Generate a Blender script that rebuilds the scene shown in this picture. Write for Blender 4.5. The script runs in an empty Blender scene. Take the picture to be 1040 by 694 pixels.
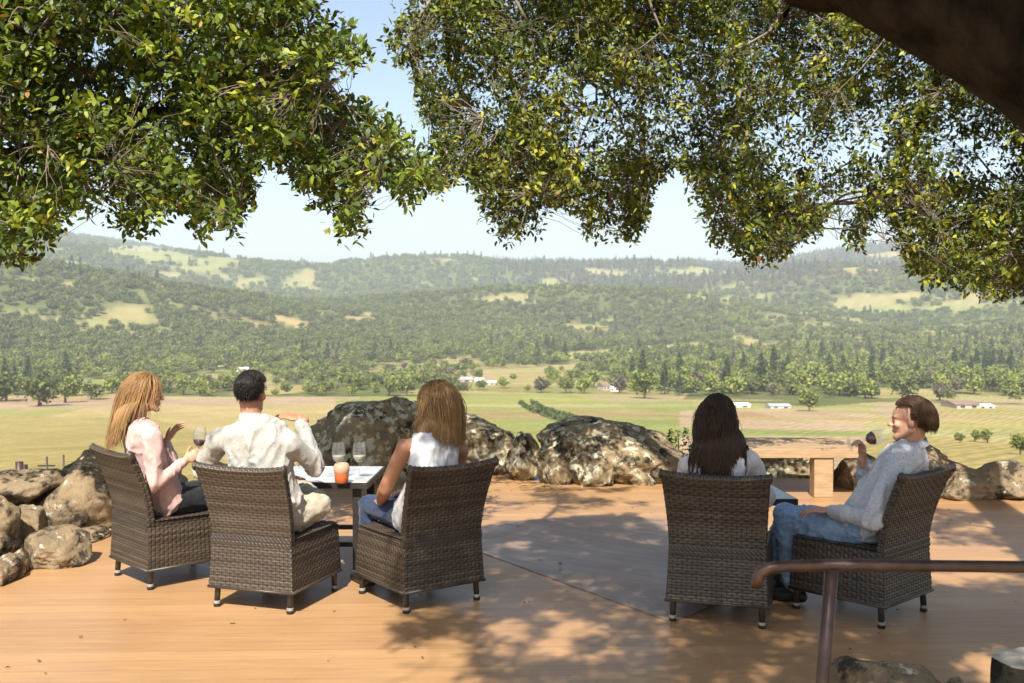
import bpy, bmesh, math, random
import numpy as np
from mathutils import Vector, Matrix

random.seed(7)
rng = np.random.default_rng(7)
R = math.radians
scene = bpy.context.scene
COL = scene.collection

# ------------------------------------------------------------------ camera
FPX, CX, CY, HOR, CAMH = 1100.0, 520.0, 347.0, 312.0, 1.75
PITCH = math.atan((CY - HOR) / FPX)
CT, ST = math.cos(PITCH), math.sin(PITCH)

def ray(px, py):
    u = (px - CX) / FPX
    v = (CY - py) / FPX
    return Vector((u, CT + v * ST, -ST + v * CT))

def at(px, py, z=0.0):
    d = ray(px, py)
    t = (z - CAMH) / d.z
    return Vector((0, 0, CAMH)) + d * t

def P(px, py, Y):
    d = ray(px, py)
    return Vector((0, 0, CAMH)) + d * (Y / d.y)

def proj(p):
    """numpy (N,3) -> pixel x, y"""
    p = np.asarray(p, float)
    x, y, z = p[..., 0], p[..., 1], p[..., 2] - CAMH
    f = y * CT - z * ST
    f = np.where(f > 0.05, f, 0.05)
    up = y * ST + z * CT
    return CX + FPX * x / f, CY - FPX * up / f

cam_d = bpy.data.cameras.new("camera")
cam = bpy.data.objects.new("camera", cam_d)
COL.objects.link(cam)
cam.location = (0, 0, CAMH)
cam.rotation_euler = (math.pi / 2 - PITCH, 0, 0)
cam_d.sensor_width = 36
cam_d.lens = 36 * FPX / 1040
cam_d.clip_start = 0.05
cam_d.clip_end = 30000
cam_d.dof.use_dof = True
cam_d.dof.focus_distance = 6.6
cam_d.dof.aperture_fstop = 4.5
scene.camera = cam

# ------------------------------------------------------------------ light
SUN_EL, SUN_AZ = R(48), R(9)          # light travels forward and a little to the right
SDIR = Vector((math.sin(SUN_AZ) * math.cos(SUN_EL), math.cos(SUN_AZ) * math.cos(SUN_EL), -math.sin(SUN_EL)))
sun_d = bpy.data.lights.new("sun", 'SUN')
sun_d.energy = 5.0
sun_d.angle = R(0.53)
sun_d.color = (1.0, 0.94, 0.84)
sun = bpy.data.objects.new("sun", sun_d)
COL.objects.link(sun)
sun.rotation_euler = SDIR.to_track_quat('-Z', 'Y').to_euler()
sun.location = (0, -10, 20)

w = bpy.data.worlds.new("World")
scene.world = w
w.use_nodes = True
nt = w.node_tree
sky = nt.nodes.new('ShaderNodeTexSky')
sky.sky_type = 'NISHITA'
sky.sun_disc = False
sky.sun_elevation = SUN_EL
sky.sun_rotation = math.pi + SUN_AZ
sky.altitude = 100
sky.air_density = 1.0
sky.dust_density = 2.0
sky.ozone_density = 1.2
nt.links.new(sky.outputs[0], nt.nodes['Background'].inputs[0])
nt.nodes['Background'].inputs[1].default_value = 0.098

scene.view_settings.view_transform = 'Standard'
scene.view_settings.look = 'None'
scene.view_settings.exposure = 0.97
scene.view_settings.gamma = 1.0
scene.view_settings.use_curve_mapping = False
scene.cycles.use_denoising = True
scene.cycles.max_bounces = 16
scene.cycles.transmission_bounces = 16
scene.cycles.transparent_max_bounces = 16
scene.cycles.volume_bounces = 1
scene.cycles.caustics_refractive = False
scene.cycles.caustics_reflective = False

# ------------------------------------------------------------------ noise
def _hash(i, j, k, seed):
    n = (i.astype(np.int64) * 374761393 + j.astype(np.int64) * 668265263 + k.astype(np.int64) * 2147483647 + seed * 974634541) & 0xffffffff
    n = ((n ^ (n >> 13)) * 1274126177) & 0xffffffff
    n = (n ^ (n >> 16)) & 0xffffffff
    return n / 4294967295.0

def vnoise(p, seed=0):
    p = np.asarray(p, float)
    f = np.floor(p)
    t = p - f
    t = t * t * (3 - 2 * t)
    i, j, k = f[..., 0], f[..., 1], f[..., 2]
    r = 0
    for a in (0, 1):
        wa = t[..., 0] if a else 1 - t[..., 0]
        for b in (0, 1):
            wb = t[..., 1] if b else 1 - t[..., 1]
            for c in (0, 1):
                wc = t[..., 2] if c else 1 - t[..., 2]
                r = r + wa * wb * wc * _hash(i + a, j + b, k + c, seed)
    return r

def fbm(p, octv=4, seed=0, gain=0.5):
    p = np.asarray(p, float)
    a, s, tot = 1.0, 0.0, 0.0
    for o in range(octv):
        s = s + a * vnoise(p * (2.03 ** o) + o * 17.3, seed + o)
        tot += a
        a *= gain
    return s / tot

def sstep(a, b, x):
    t = np.clip((x - a) / (b - a), 0, 1)
    return t * t * (3 - 2 * t)

def inpoly(px, py, poly):
    px = np.asarray(px); py = np.asarray(py)
    c = np.zeros(px.shape, bool)
    n = len(poly)
    for i in range(n):
        x1, y1 = poly[i]; x2, y2 = poly[(i + 1) % n]
        if y1 == y2:
            continue
        m = ((y1 > py) != (y2 > py)) & (px < (x2 - x1) * (py - y1) / (y2 - y1) + x1)
        c ^= m
    return c

# ------------------------------------------------------------------ materials
def new_mat(name):
    m = bpy.data.materials.new(name)
    m.use_nodes = True
    n = m.node_tree
    b = n.nodes['Principled BSDF']
    return m, n, b

def N(n, t, **kw):
    d = n.nodes.new(t)
    for k, v in kw.items():
        if k.startswith('i_'):
            key = k[2:]
            key = int(key) if key.isdigit() else key
            d.inputs[key].default_value = v
        else:
            setattr(d, k, v)
    return d

def ramp(n, fac, stops, interp='LINEAR'):
    r = n.nodes.new('ShaderNodeValToRGB')
    r.color_ramp.interpolation = interp
    e = r.color_ramp.elements
    while len(e) < len(stops):
        e.new(0.5)
    for i, (p, c) in enumerate(stops):
        e[i].position = p
        e[i].color = (*c, 1) if len(c) == 3 else c
    n.links.new(fac, r.inputs[0])
    return r.outputs[0]

def bump(n, b, h, strength=0.4, dist=0.01):
    k = N(n, 'ShaderNodeBump')
    k.inputs['Strength'].default_value = strength
    k.inputs['Distance'].default_value = dist
    n.links.new(h, k.inputs['Height'])
    n.links.new(k.outputs[0], b.inputs['Normal'])

def simple(name, c1, c2, scale=8, rough=0.6, bumps=0.0, bscale=40, bdist=0.004, coords='Object', spec=0.4, stretch=None):
    m, n, b = new_mat(name)
    tc = N(n, 'ShaderNodeTexCoord')
    src = tc.outputs[coords]
    if stretch:
        mp = N(n, 'ShaderNodeMapping')
        mp.inputs['Scale'].default_value = stretch
        n.links.new(src, mp.inputs[0]); src = mp.outputs[0]
    t = N(n, 'ShaderNodeTexNoise', i_Scale=scale, i_Detail=5.0, i_Roughness=0.6)
    n.links.new(src, t.inputs['Vector'])
    n.links.new(ramp(n, t.outputs[0], [(0.32, c1), (0.68, c2)]), b.inputs['Base Color'])
    b.inputs['Roughness'].default_value = rough
    b.inputs['Specular IOR Level'].default_value = spec
    if bumps:
        t2 = N(n, 'ShaderNodeTexNoise', i_Scale=bscale, i_Detail=4.0)
        n.links.new(src, t2.inputs['Vector'])
        bump(n, b, t2.outputs[0], bumps, bdist)
    return m

def mat_rock(name, tan, grey, dark, lichen, lt=0.60):
    m, n, b = new_mat(name)
    tc = N(n, 'ShaderNodeTexCoord'); o = tc.outputs['Object']
    a = N(n, 'ShaderNodeTexNoise', i_Scale=3.2, i_Detail=8.0, i_Roughness=0.65)
    n.links.new(o, a.inputs['Vector'])
    base = ramp(n, a.outputs[0], [(0.30, grey), (0.5, tan), (0.72, [x * 1.25 for x in tan])])
    s = N(n, 'ShaderNodeTexNoise', i_Scale=5.5, i_Detail=7.0, i_Roughness=0.7)
    mp = N(n, 'ShaderNodeMapping'); mp.inputs['Location'].default_value = (7, 3, 1)
    n.links.new(o, mp.inputs[0]); n.links.new(mp.outputs[0], s.inputs['Vector'])
    sf = ramp(n, s.outputs[0], [(0.50, (0, 0, 0)), (0.60, (1, 1, 1))])
    mx = N(n, 'ShaderNodeMix', data_type='RGBA')
    n.links.new(sf, mx.inputs[0]); n.links.new(base, mx.inputs[6]); mx.inputs[7].default_value = (*dark, 1)
    l = N(n, 'ShaderNodeTexNoise', i_Scale=9.0, i_Detail=6.0, i_Roughness=0.7)
    mp2 = N(n, 'ShaderNodeMapping'); mp2.inputs['Location'].default_value = (-4, 9, 5)
    n.links.new(o, mp2.inputs[0]); n.links.new(mp2.outputs[0], l.inputs['Vector'])
    lf = ramp(n, l.outputs[0], [(lt, (0, 0, 0)), (lt + 0.05, (1, 1, 1))])
    m2 = N(n, 'ShaderNodeMix', data_type='RGBA')
    n.links.new(lf, m2.inputs[0]); n.links.new(mx.outputs[2], m2.inputs[6]); m2.inputs[7].default_value = (*lichen, 1)
    n.links.new(m2.outputs[2], b.inputs['Base Color'])
    b.inputs['Roughness'].default_value = 0.9
    b.inputs['Specular IOR Level'].default_value = 0.2
    f = N(n, 'ShaderNodeTexNoise', i_Scale=22.0, i_Detail=9.0, i_Roughness=0.7)
    n.links.new(o, f.inputs['Vector'])
    bump(n, b, f.outputs[0], 0.9, 0.03)
    return m

def mat_leaf(name, stops, trans=0.19, rough=0.48):
    m, n, b = new_mat(name)
    at_ = N(n, 'ShaderNodeAttribute', attribute_name='tint')
    c = ramp(n, at_.outputs['Fac'], stops)
    n.links.new(c, b.inputs['Base Color'])
    b.inputs['Roughness'].default_value = rough
    b.inputs['Specular IOR Level'].default_value = 0.28
    tr = N(n, 'ShaderNodeBsdfTranslucent')
    hs = N(n, 'ShaderNodeHueSaturation'); hs.inputs['Saturation'].default_value = 1.15; hs.inputs['Value'].default_value = 1.5
    n.links.new(c, hs.inputs['Color']); n.links.new(hs.outputs[0], tr.inputs[0])
    mx = N(n, 'ShaderNodeMixShader'); mx.inputs[0].default_value = trans
    n.links.new(b.outputs[0], mx.inputs[1]); n.links.new(tr.outputs[0], mx.inputs[2])
    n.links.new(mx.outputs[0], n.nodes['Material Output'].inputs[0])
    return m

def mat_deck(name, stops, ang, bw, rough, seam=0.35, seam_col=(0.10, 0.06, 0.04), spec=0.5, var=0.16):
    m, n, b = new_mat(name)
    tc = N(n, 'ShaderNodeTexCoord')
    mp = N(n, 'ShaderNodeMapping'); mp.inputs['Rotation'].default_value = (0, 0, ang)
    n.links.new(tc.outputs['Object'], mp.inputs[0])
    sp = N(n, 'ShaderNodeSeparateXYZ'); n.links.new(mp.outputs[0], sp.inputs[0])
    dv = N(n, 'ShaderNodeMath', operation='DIVIDE'); n.links.new(sp.outputs[1], dv.inputs[0]); dv.inputs[1].default_value = bw
    fl = N(n, 'ShaderNodeMath', operation='FLOOR'); n.links.new(dv.outputs[0], fl.inputs[0])
    fr = N(n, 'ShaderNodeMath', operation='FRACT'); n.links.new(dv.outputs[0], fr.inputs[0])
    wn = N(n, 'ShaderNodeTexWhiteNoise', noise_dimensions='1D'); n.links.new(fl.outputs[0], wn.inputs['W'])
    # long grain
    st = N(n, 'ShaderNodeMapping'); st.inputs['Scale'].default_value = (1.2, 14, 1)
    n.links.new(mp.outputs[0], st.inputs[0])
    gr = N(n, 'ShaderNodeTexNoise', i_Scale=2.0, i_Detail=7.0, i_Roughness=0.65); n.links.new(st.outputs[0], gr.inputs['Vector'])
    bl = N(n, 'ShaderNodeTexNoise', i_Scale=0.9, i_Detail=5.0, i_Roughness=0.6); n.links.new(mp.outputs[0], bl.inputs['Vector'])
    ad = N(n, 'ShaderNodeMath', operation='MULTIPLY_ADD'); n.links.new(gr.outputs[0], ad.inputs[0]); ad.inputs[1].default_value = 0.48
    ad2 = N(n, 'ShaderNodeMath', operation='MULTIPLY_ADD'); n.links.new(wn.outputs[0], ad2.inputs[0]); ad2.inputs[1].default_value = var
    n.links.new(ad2.outputs[0], ad.inputs[2])
    ad3 = N(n, 'ShaderNodeMath', operation='MULTIPLY'); n.links.new(bl.outputs[0], ad3.inputs[0]); ad3.inputs[1].default_value = 0.30
    n.links.new(ad3.outputs[0], ad2.inputs[2])
    col = ramp(n, ad.outputs[0], stops)
    # seams
    sm = N(n, 'ShaderNodeMath', operation='LESS_THAN'); n.links.new(fr.outputs[0], sm.inputs[0]); sm.inputs[1].default_value = 0.035
    sc = N(n, 'ShaderNodeMath', operation='MULTIPLY'); n.links.new(sm.outputs[0], sc.inputs[0]); sc.inputs[1].default_value = seam
    mx = N(n, 'ShaderNodeMix', data_type='RGBA')
    n.links.new(sc.outputs[0], mx.inputs[0]); n.links.new(col, mx.inputs[6]); mx.inputs[7].default_value = (*seam_col, 1)
    # specks and small stains
    vo = N(n, 'ShaderNodeTexNoise', i_Scale=34.0, i_Detail=3.0); n.links.new(mp.outputs[0], vo.inputs['Vector'])
    vf = ramp(n, vo.outputs[0], [(0.69, (0, 0, 0)), (0.76, (0.55, 0.55, 0.55))])
    m2 = N(n, 'ShaderNodeMix', data_type='RGBA')
    n.links.new(vf, m2.inputs[0]); n.links.new(mx.outputs[2], m2.inputs[6]); m2.inputs[7].default_value = (0.16, 0.10, 0.06, 1)
    n.links.new(m2.outputs[2], b.inputs['Base Color'])
    rr = N(n, 'ShaderNodeMapRange'); n.links.new(bl.outputs[0], rr.inputs[0])
    rr.inputs[1].default_value = 0.3; rr.inputs[2].default_value = 0.7; rr.inputs[3].default_value = rough - 0.08; rr.inputs[4].default_value = rough + 0.1
    n.links.new(rr.outputs[0], b.inputs['Roughness'])
    b.inputs['Specular IOR Level'].default_value = spec
    hh = N(n, 'ShaderNodeMath', operation='SUBTRACT'); n.links.new(gr.outputs[0], hh.inputs[0]); n.links.new(sm.outputs[0], hh.inputs[1])
    bump(n, b, hh.outputs[0], 0.6, 0.005)
    return m

M = {}
M['rock'] = mat_rock('sandy_rock', (0.27, 0.20, 0.12), (0.15, 0.12, 0.08), (0.045, 0.036, 0.027), (0.50, 0.46, 0.36))
M['rock_dark'] = mat_rock('lichen_boulder', (0.28, 0.215, 0.125), (0.11, 0.09, 0.06), (0.028, 0.024, 0.018), (0.58, 0.54, 0.39), 0.525)  # real lichen, made wider and paler to stand partly for sunlit patches
M['deck'] = mat_deck('terracotta_deck', [(0.25, (0.30, 0.168, 0.080)), (0.48, (0.405, 0.232, 0.106)), (0.76, (0.485, 0.292, 0.142))], R(-2), 0.145, 0.44, seam=0.26)
M['inlay'] = mat_deck('sky_greyed_deck', [(0.25, (0.20, 0.132, 0.088)), (0.50, (0.295, 0.205, 0.140)), (0.78, (0.38, 0.272, 0.188))], R(36), 0.14, 0.46, seam=0.6, seam_col=(0.06, 0.05, 0.045), spec=0.42)  # grey put into the colour for sky reflected off the shaded boards
M['bark'] = simple('oak_bark', (0.006, 0.005, 0.004), (0.036, 0.028, 0.021), 9, 0.9, 1.0, 14, 0.04, spec=0.1, stretch=(1, 1, 0.35))
M['twig'] = simple('grey_twig', (0.12, 0.095, 0.075), (0.30, 0.25, 0.20), 6, 0.9, spec=0.1)
M['leaf'] = mat_leaf('oak_leaf', [(0.0, (0.022, 0.038, 0.008)), (0.35, (0.052, 0.082, 0.013)), (0.62, (0.15, 0.195, 0.022)), (0.88, (0.33, 0.36, 0.045)), (0.965, (0.30, 0.22, 0.05)), (1.0, (0.28, 0.12, 0.04))])
M['leaf_olive'] = mat_leaf('oak_leaf_olive', [(0.0, (0.022, 0.034, 0.009)), (0.32, (0.050, 0.072, 0.013)), (0.60, (0.145, 0.17, 0.021)), (0.88, (0.40, 0.39, 0.045)), (0.95, (0.25, 0.185, 0.05)), (1.0, (0.27, 0.12, 0.04))])  # more olive leaf tints for the oak over the seats
M['rust'] = simple('rusty_brown_pipe', (0.030, 0.015, 0.010), (0.085, 0.042, 0.026), 12, 0.36, 0.25, 60, 0.002, spec=0.5)
M['timber'] = simple('pale_timber', (0.29, 0.19, 0.10), (0.42, 0.29, 0.165), 6, 0.7, 0.3, 30, 0.004, stretch=(1.0, 8, 8))
M['dark_metal'] = simple('dark_bronze_metal', (0.02, 0.017, 0.015), (0.035, 0.03, 0.026), 20, 0.45)
M['cap_metal'] = simple('brushed_foot_metal', (0.20, 0.19, 0.18), (0.30, 0.28, 0.26), 30, 0.35)

def mat_wicker():
    m, n, b = new_mat('brown_wicker')
    u = N(n, 'ShaderNodeAttribute', attribute_name='strand')
    c = ramp(n, u.outputs['Fac'], [(0.0, (0.013, 0.009, 0.007)), (0.5, (0.048, 0.036, 0.026)), (1.0, (0.108, 0.084, 0.062))])
    n.links.new(c, b.inputs['Base Color'])
    b.inputs['Roughness'].default_value = 0.42
    b.inputs['Specular IOR Level'].default_value = 0.5
    return m
M['wicker'] = mat_wicker()

def mat_mosaic():
    m, n, b = new_mat('stone_mosaic')
    tc = N(n, 'ShaderNodeTexCoord')
    v = N(n, 'ShaderNodeTexVoronoi', i_Scale=14.0)
    n.links.new(tc.outputs['Object'], v.inputs['Vector'])
    sp = N(n, 'ShaderNodeSeparateColor'); n.links.new(v.outputs['Color'], sp.inputs[0])
    c = ramp(n, sp.outputs[0], [(0.0, (0.30, 0.33, 0.36)), (0.4, (0.50, 0.47, 0.42)), (0.7, (0.42, 0.40, 0.38)), (1.0, (0.62, 0.58, 0.5))])
    n.links.new(c, b.inputs['Base Color'])
    b.inputs['Roughness'].default_value = 0.25
    return m
M['mosaic'] = mat_mosaic()
M['slate'] = simple('dark_slate_top', (0.05, 0.055, 0.06), (0.09, 0.095, 0.10), 9, 0.28)

def mat_glass():
    m = bpy.data.materials.new('clear_glass'); m.use_nodes = True
    n = m.node_tree
    n.nodes.remove(n.nodes['Principled BSDF'])
    tr = N(n, 'ShaderNodeBsdfTransparent'); tr.inputs[0].default_value = (0.95, 0.96, 0.96, 1)
    gl = N(n, 'ShaderNodeBsdfGlossy'); gl.inputs['Roughness'].default_value = 0.02
    fr0 = N(n, 'ShaderNodeFresnel'); fr0.inputs[0].default_value = 1.45
    fr = N(n, 'ShaderNodeMath', operation='MINIMUM'); n.links.new(fr0.outputs[0], fr.inputs[0]); fr.inputs[1].default_value = 0.34
    mx = N(n, 'ShaderNodeMixShader')
    n.links.new(fr.outputs[0], mx.inputs[0]); n.links.new(tr.outputs[0], mx.inputs[1]); n.links.new(gl.outputs[0], mx.inputs[2])
    df = N(n, 'ShaderNodeBsdfDiffuse'); df.inputs[0].default_value = (0.8, 0.8, 0.8, 1)
    m2 = N(n, 'ShaderNodeMixShader'); m2.inputs[0].default_value = 0.06
    n.links.new(mx.outputs[0], m2.inputs[1]); n.links.new(df.outputs[0], m2.inputs[2])
    n.links.new(m2.outputs[0], n.nodes['Material Output'].inputs[0])
    return m
M['glass'] = mat_glass()
M['wine'] = simple('red_wine', (0.16, 0.006, 0.018), (0.20, 0.008, 0.022), 5, 0.05)
M['wine'].node_tree.nodes['Principled BSDF'].inputs['Transmission Weight'].default_value = 0.55
M['white_wine'] = simple('pale_wine', (0.55, 0.52, 0.36), (0.62, 0.58, 0.42), 5, 0.08)
def mat_amber():
    m, n, b = new_mat('orange_frosted_glass')
    b.inputs['Base Color'].default_value = (0.58, 0.15, 0.045, 1)
    b.inputs['Roughness'].default_value = 0.35
    b.inputs['Subsurface Weight'].default_value = 0.3
    b.inputs['Subsurface Radius'].default_value = (0.03, 0.01, 0.005)
    return m
M['amber'] = mat_amber()
M['wax'] = simple('pale_frost', (0.50, 0.30, 0.19), (0.58, 0.38, 0.25), 9, 0.5)

def mat_skin(name, c):
    m, n, b = new_mat(name)
    tc = N(n, 'ShaderNodeTexCoord')
    t = N(n, 'ShaderNodeTexNoise', i_Scale=14.0, i_Detail=4.0); n.links.new(tc.outputs['Object'], t.inputs['Vector'])
    n.links.new(ramp(n, t.outputs[0], [(0.3, [c[0] * 0.9, c[1] * 0.82, c[2] * 0.8]), (0.7, c)]), b.inputs['Base Color'])
    b.inputs['Roughness'].default_value = 0.5
    b.inputs['Subsurface Weight'].default_value = 0.12
    b.inputs['Subsurface Radius'].default_value = (0.012, 0.005, 0.003)
    b.inputs['Subsurface Scale'].default_value = 0.6
    return m
M['skin_fair'] = mat_skin('fair_skin', (0.52, 0.29, 0.19))
M['skin_tan'] = mat_skin('tanned_skin', (0.40, 0.205, 0.12))
M['lip'] = simple('lip_skin', (0.38, 0.13, 0.10), (0.42, 0.16, 0.12), 10, 0.4)
M['eye_white'] = simple('eye_white', (0.7, 0.68, 0.64), (0.75, 0.73, 0.7), 10, 0.2)
M['iris'] = simple('dark_iris', (0.03, 0.02, 0.015), (0.05, 0.03, 0.02), 10, 0.15)

def mat_cloth(name, c1, c2, scale=30, rough=0.85, weave=220, bumps=0.25, spots=None):
    m, n, b = new_mat(name)
    tc = N(n, 'ShaderNodeTexCoord')
    t = N(n, 'ShaderNodeTexNoise', i_Scale=scale, i_Detail=4.0); n.links.new(tc.outputs['Object'], t.inputs['Vector'])
    c = ramp(n, t.outputs[0], [(0.35, c1), (0.65, c2)])
    if spots:
        v = N(n, 'ShaderNodeTexVoronoi', i_Scale=spots[0]); n.links.new(tc.outputs['Object'], v.inputs['Vector'])
        f = ramp(n, v.outputs['Distance'], [(spots[1], (1, 1, 1)), (spots[1] + 0.08, (0, 0, 0))])
        mx = N(n, 'ShaderNodeMix', data_type='RGBA'); n.links.new(f, mx.inputs[0]); n.links.new(c, mx.inputs[6]); mx.inputs[7].default_value = (*spots[2], 1)
        c = mx.outputs[2]
    n.links.new(c, b.inputs['Base Color'])
    b.inputs['Roughness'].default_value = rough
    b.inputs['Specular IOR Level'].default_value = 0.15
    b.inputs['Sheen Weight'].default_value = 0.15
    t2 = N(n, 'ShaderNodeTexNoise', i_Scale=weave, i_Detail=2.0); n.links.new(tc.outputs['Object'], t2.inputs['Vector'])
    bump(n, b, t2.outputs[0], bumps, 0.002)
    return m
M['pink'] = mat_cloth('pale_pink_knit', (0.52, 0.34, 0.31), (0.60, 0.40, 0.37))
M['black_cloth'] = mat_cloth('black_trousers', (0.012, 0.013, 0.016), (0.022, 0.023, 0.027))
M['cream_shirt'] = mat_cloth('cream_linen_shirt', (0.34, 0.33, 0.30), (0.45, 0.435, 0.395), scale=90, spots=(150, 0.16, (0.40, 0.38, 0.34)))
M['khaki'] = mat_cloth('khaki_cotton', (0.36, 0.32, 0.24), (0.44, 0.40, 0.31))
M['white_top'] = mat_cloth('white_cotton', (0.50, 0.50, 0.52), (0.58, 0.58, 0.60))
M['denim_dark'] = mat_cloth('dark_denim', (0.02, 0.034, 0.075), (0.038, 0.06, 0.12), 60)
M['denim'] = mat_cloth('blue_denim', (0.19, 0.29, 0.44), (0.27, 0.385, 0.54), 45)
M['blue_shirt'] = mat_cloth('pale_blue_shirt', (0.46, 0.47, 0.50), (0.56, 0.565, 0.585), scale=70, spots=(75, 0.22, (0.33, 0.36, 0.43)))
M['shoe'] = simple('black_leather', (0.015, 0.014, 0.013), (0.03, 0.028, 0.026), 20, 0.4)

def mat_hair(name, stops):
    m, n, b = new_mat(name)
    at_ = N(n, 'ShaderNodeAttribute', attribute_name='tint')
    n.links.new(ramp(n, at_.outputs['Fac'], stops), b.inputs['Base Color'])
    b.inputs['Roughness'].default_value = 0.5
    b.inputs['Specular IOR Level'].default_value = 0.3
    return m
M['hair_gold'] = mat_hair('golden_hair', [(0, (0.16, 0.085, 0.033)), (0.5, (0.33, 0.19, 0.080)), (1, (0.52, 0.35, 0.17))])
M['hair_blond'] = mat_hair('dark_blond_hair', [(0, (0.11, 0.06, 0.024)), (0.5, (0.30, 0.18, 0.075)), (1, (0.56, 0.40, 0.21))])
M['hair_brown'] = mat_hair('dark_brown_hair', [(0, (0.016, 0.009, 0.006)), (0.5, (0.045, 0.024, 0.014)), (1, (0.115, 0.064, 0.036))])
M['hair_black'] = mat_hair('black_hair', [(0, (0.006, 0.005, 0.004)), (0.5, (0.012, 0.009, 0.008)), (1, (0.030, 0.022, 0.018))])
M['hair_chestnut'] = mat_hair('chestnut_hair', [(0, (0.032, 0.016, 0.009)), (0.5, (0.066, 0.033, 0.017)), (1, (0.12, 0.064, 0.034))])

# ------------------------------------------------------------------ object helpers
def link(o, parent=None):
    COL.objects.link(o)
    if parent is not None:
        o.parent = parent
    return o

def set_props(o, label=None, cat=None, group=None, kind=None):
    if label: o['label'] = label
    if cat: o['category'] = cat
    if group: o['group'] = group
    if kind: o['kind'] = kind
    return o

def thing(name, loc, label, cat, group=None, rz=0.0):
    o = bpy.data.objects.new(name, None)
    o.empty_display_size = 0.2
    o.location = loc
    o.rotation_euler = (0, 0, rz)
    COL.objects.link(o)
    return set_props(o, label, cat, group)

def copy_tree(o, parent=None):
    c = o.copy()
    COL.objects.link(c)
    if parent is not None:
        c.parent = parent
    for ch in list(o.children):
        copy_tree(ch, c)
    return c

def mesh_np(name, verts, faces, mats, smooth=True, attrs=None, fmat=None):
    """faces: list of index lists, or numpy (F,k)."""
    me = bpy.data.meshes.new(name)
    verts = np.asarray(verts, np.float32).reshape(-1, 3)
    if isinstance(faces, np.ndarray):
        k = faces.shape[1]
        flat = faces.astype(np.int32).ravel()
        tot = np.full(len(faces), k, np.int32)
    else:
        tot = np.array([len(f) for f in faces], np.int32)
        flat = np.fromiter((i for f in faces for i in f), np.int32, int(tot.sum()))
    start = np.concatenate([[0], np.cumsum(tot)[:-1]]).astype(np.int32)
    me.vertices.add(len(verts)); me.vertices.foreach_set('co', verts.ravel())
    me.loops.add(len(flat)); me.loops.foreach_set('vertex_index', flat)
    me.polygons.add(len(tot)); me.polygons.foreach_set('loop_start', start); me.polygons.foreach_set('loop_total', tot)
    me.polygons.foreach_set('use_smooth', np.full(len(tot), smooth, bool))
    for m in (mats if isinstance(mats, (list, tuple)) else [mats]):
        me.materials.append(m)
    if fmat is not None:
        me.polygons.foreach_set('material_index', np.asarray(fmat, np.int32))
    if attrs:
        for k_, v in attrs.items():
            a = me.attributes.new(k_, 'FLOAT', 'POINT')
            a.data.foreach_set('value', np.asarray(v, np.float32))
    me.update(calc_edges=True)
    me.validate()
    return me

class MB:
    """collects shapes for ONE mesh object"""
    def __init__(s):
        s.v, s.f = [], []
    def add(s, v, f):
        o = len(s.v)
        s.v.extend([tuple(p) for p in v])
        s.f.extend([[i + o for i in q] for q in f])
    def box(s, c, d, rz=0.0, bev=0.0):
        bm = bmesh.new()
        bmesh.ops.create_cube(bm, size=1)
        bmesh.ops.scale(bm, vec=d, verts=bm.verts)
        if bev:
            bmesh.ops.bevel(bm, geom=list(bm.edges), offset=bev, segments=2, affect='EDGES', profile=0.6)
        bmesh.ops.rotate(bm, cent=(0, 0, 0), matrix=Matrix.Rotation(rz, 3, 'Z'), verts=bm.verts)
        bmesh.ops.translate(bm, vec=c, verts=bm.verts)
        bm.verts.index_update()
        s.add([v.co for v in bm.verts], [[v.index for v in f.verts] for f in bm.faces])
        bm.free()
    def tube(s, pts, rad, n=8, cap=True):
        pts = [Vector(p) for p in pts]
        if not hasattr(rad, '__len__'):
            rad = [rad] * len(pts)
        V, F = [], []
        t0 = (pts[1] - pts[0]).normalized()
        a = Vector((0, 0, 1)) if abs(t0.z) < 0.9 else Vector((1, 0, 0))
        u = t0.cross(a).normalized()
        for i, p in enumerate(pts):
            t = (pts[min(i + 1, len(pts) - 1)] - pts[max(i - 1, 0)])
            t = t.normalized() if t.length > 1e-9 else t0
            u = (u - t * u.dot(t)).normalized()
            w_ = t.cross(u)
            for k in range(n):
                an = 2 * math.pi * k / n
                V.append(p + (u * math.cos(an) + w_ * math.sin(an)) * rad[i])
        for i in range(len(pts) - 1):
            for k in range(n):
                F.append([i * n + k, i * n + (k + 1) % n, (i + 1) * n + (k + 1) % n, (i + 1) * n + k])
        if cap:
            F.append(list(range(n))[::-1]); F.append([(len(pts) - 1) * n + k for k in range(n)])
        s.add(V, F)
    def lathe(s, prof, c=(0, 0, 0), n=24, axis=None):
        V, F = [], []
        q = Vector(axis).to_track_quat('Z', 'Y') if axis is not None else None
        for r, z in prof:
            for k in range(n):
                an = 2 * math.pi * k / n
                p = Vector((r * math.cos(an), r * math.sin(an), z))
                if q: p = q @ p
                V.append(p + Vector(c))
        for i in range(len(prof) - 1):
            for k in range(n):
                F.append([i * n + k, i * n + (k + 1) % n, (i + 1) * n + (k + 1) % n, (i + 1) * n + k])
        s.add(V, F)
    def build(s, name, mat, parent=None, smooth=True, off=None, attrs=None):
        v = np.array(s.v, float)
        if off is not None: v = v - np.array(off)
        me = mesh_np(name, v, s.f, mat, smooth, attrs)
        return link(bpy.data.objects.new(name, me), parent)

def smooth_angle(o, ang=40):
    me = o.data
    me.set_sharp_from_angle(angle=R(ang)) if hasattr(me, 'set_sharp_from_angle') else None
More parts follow.
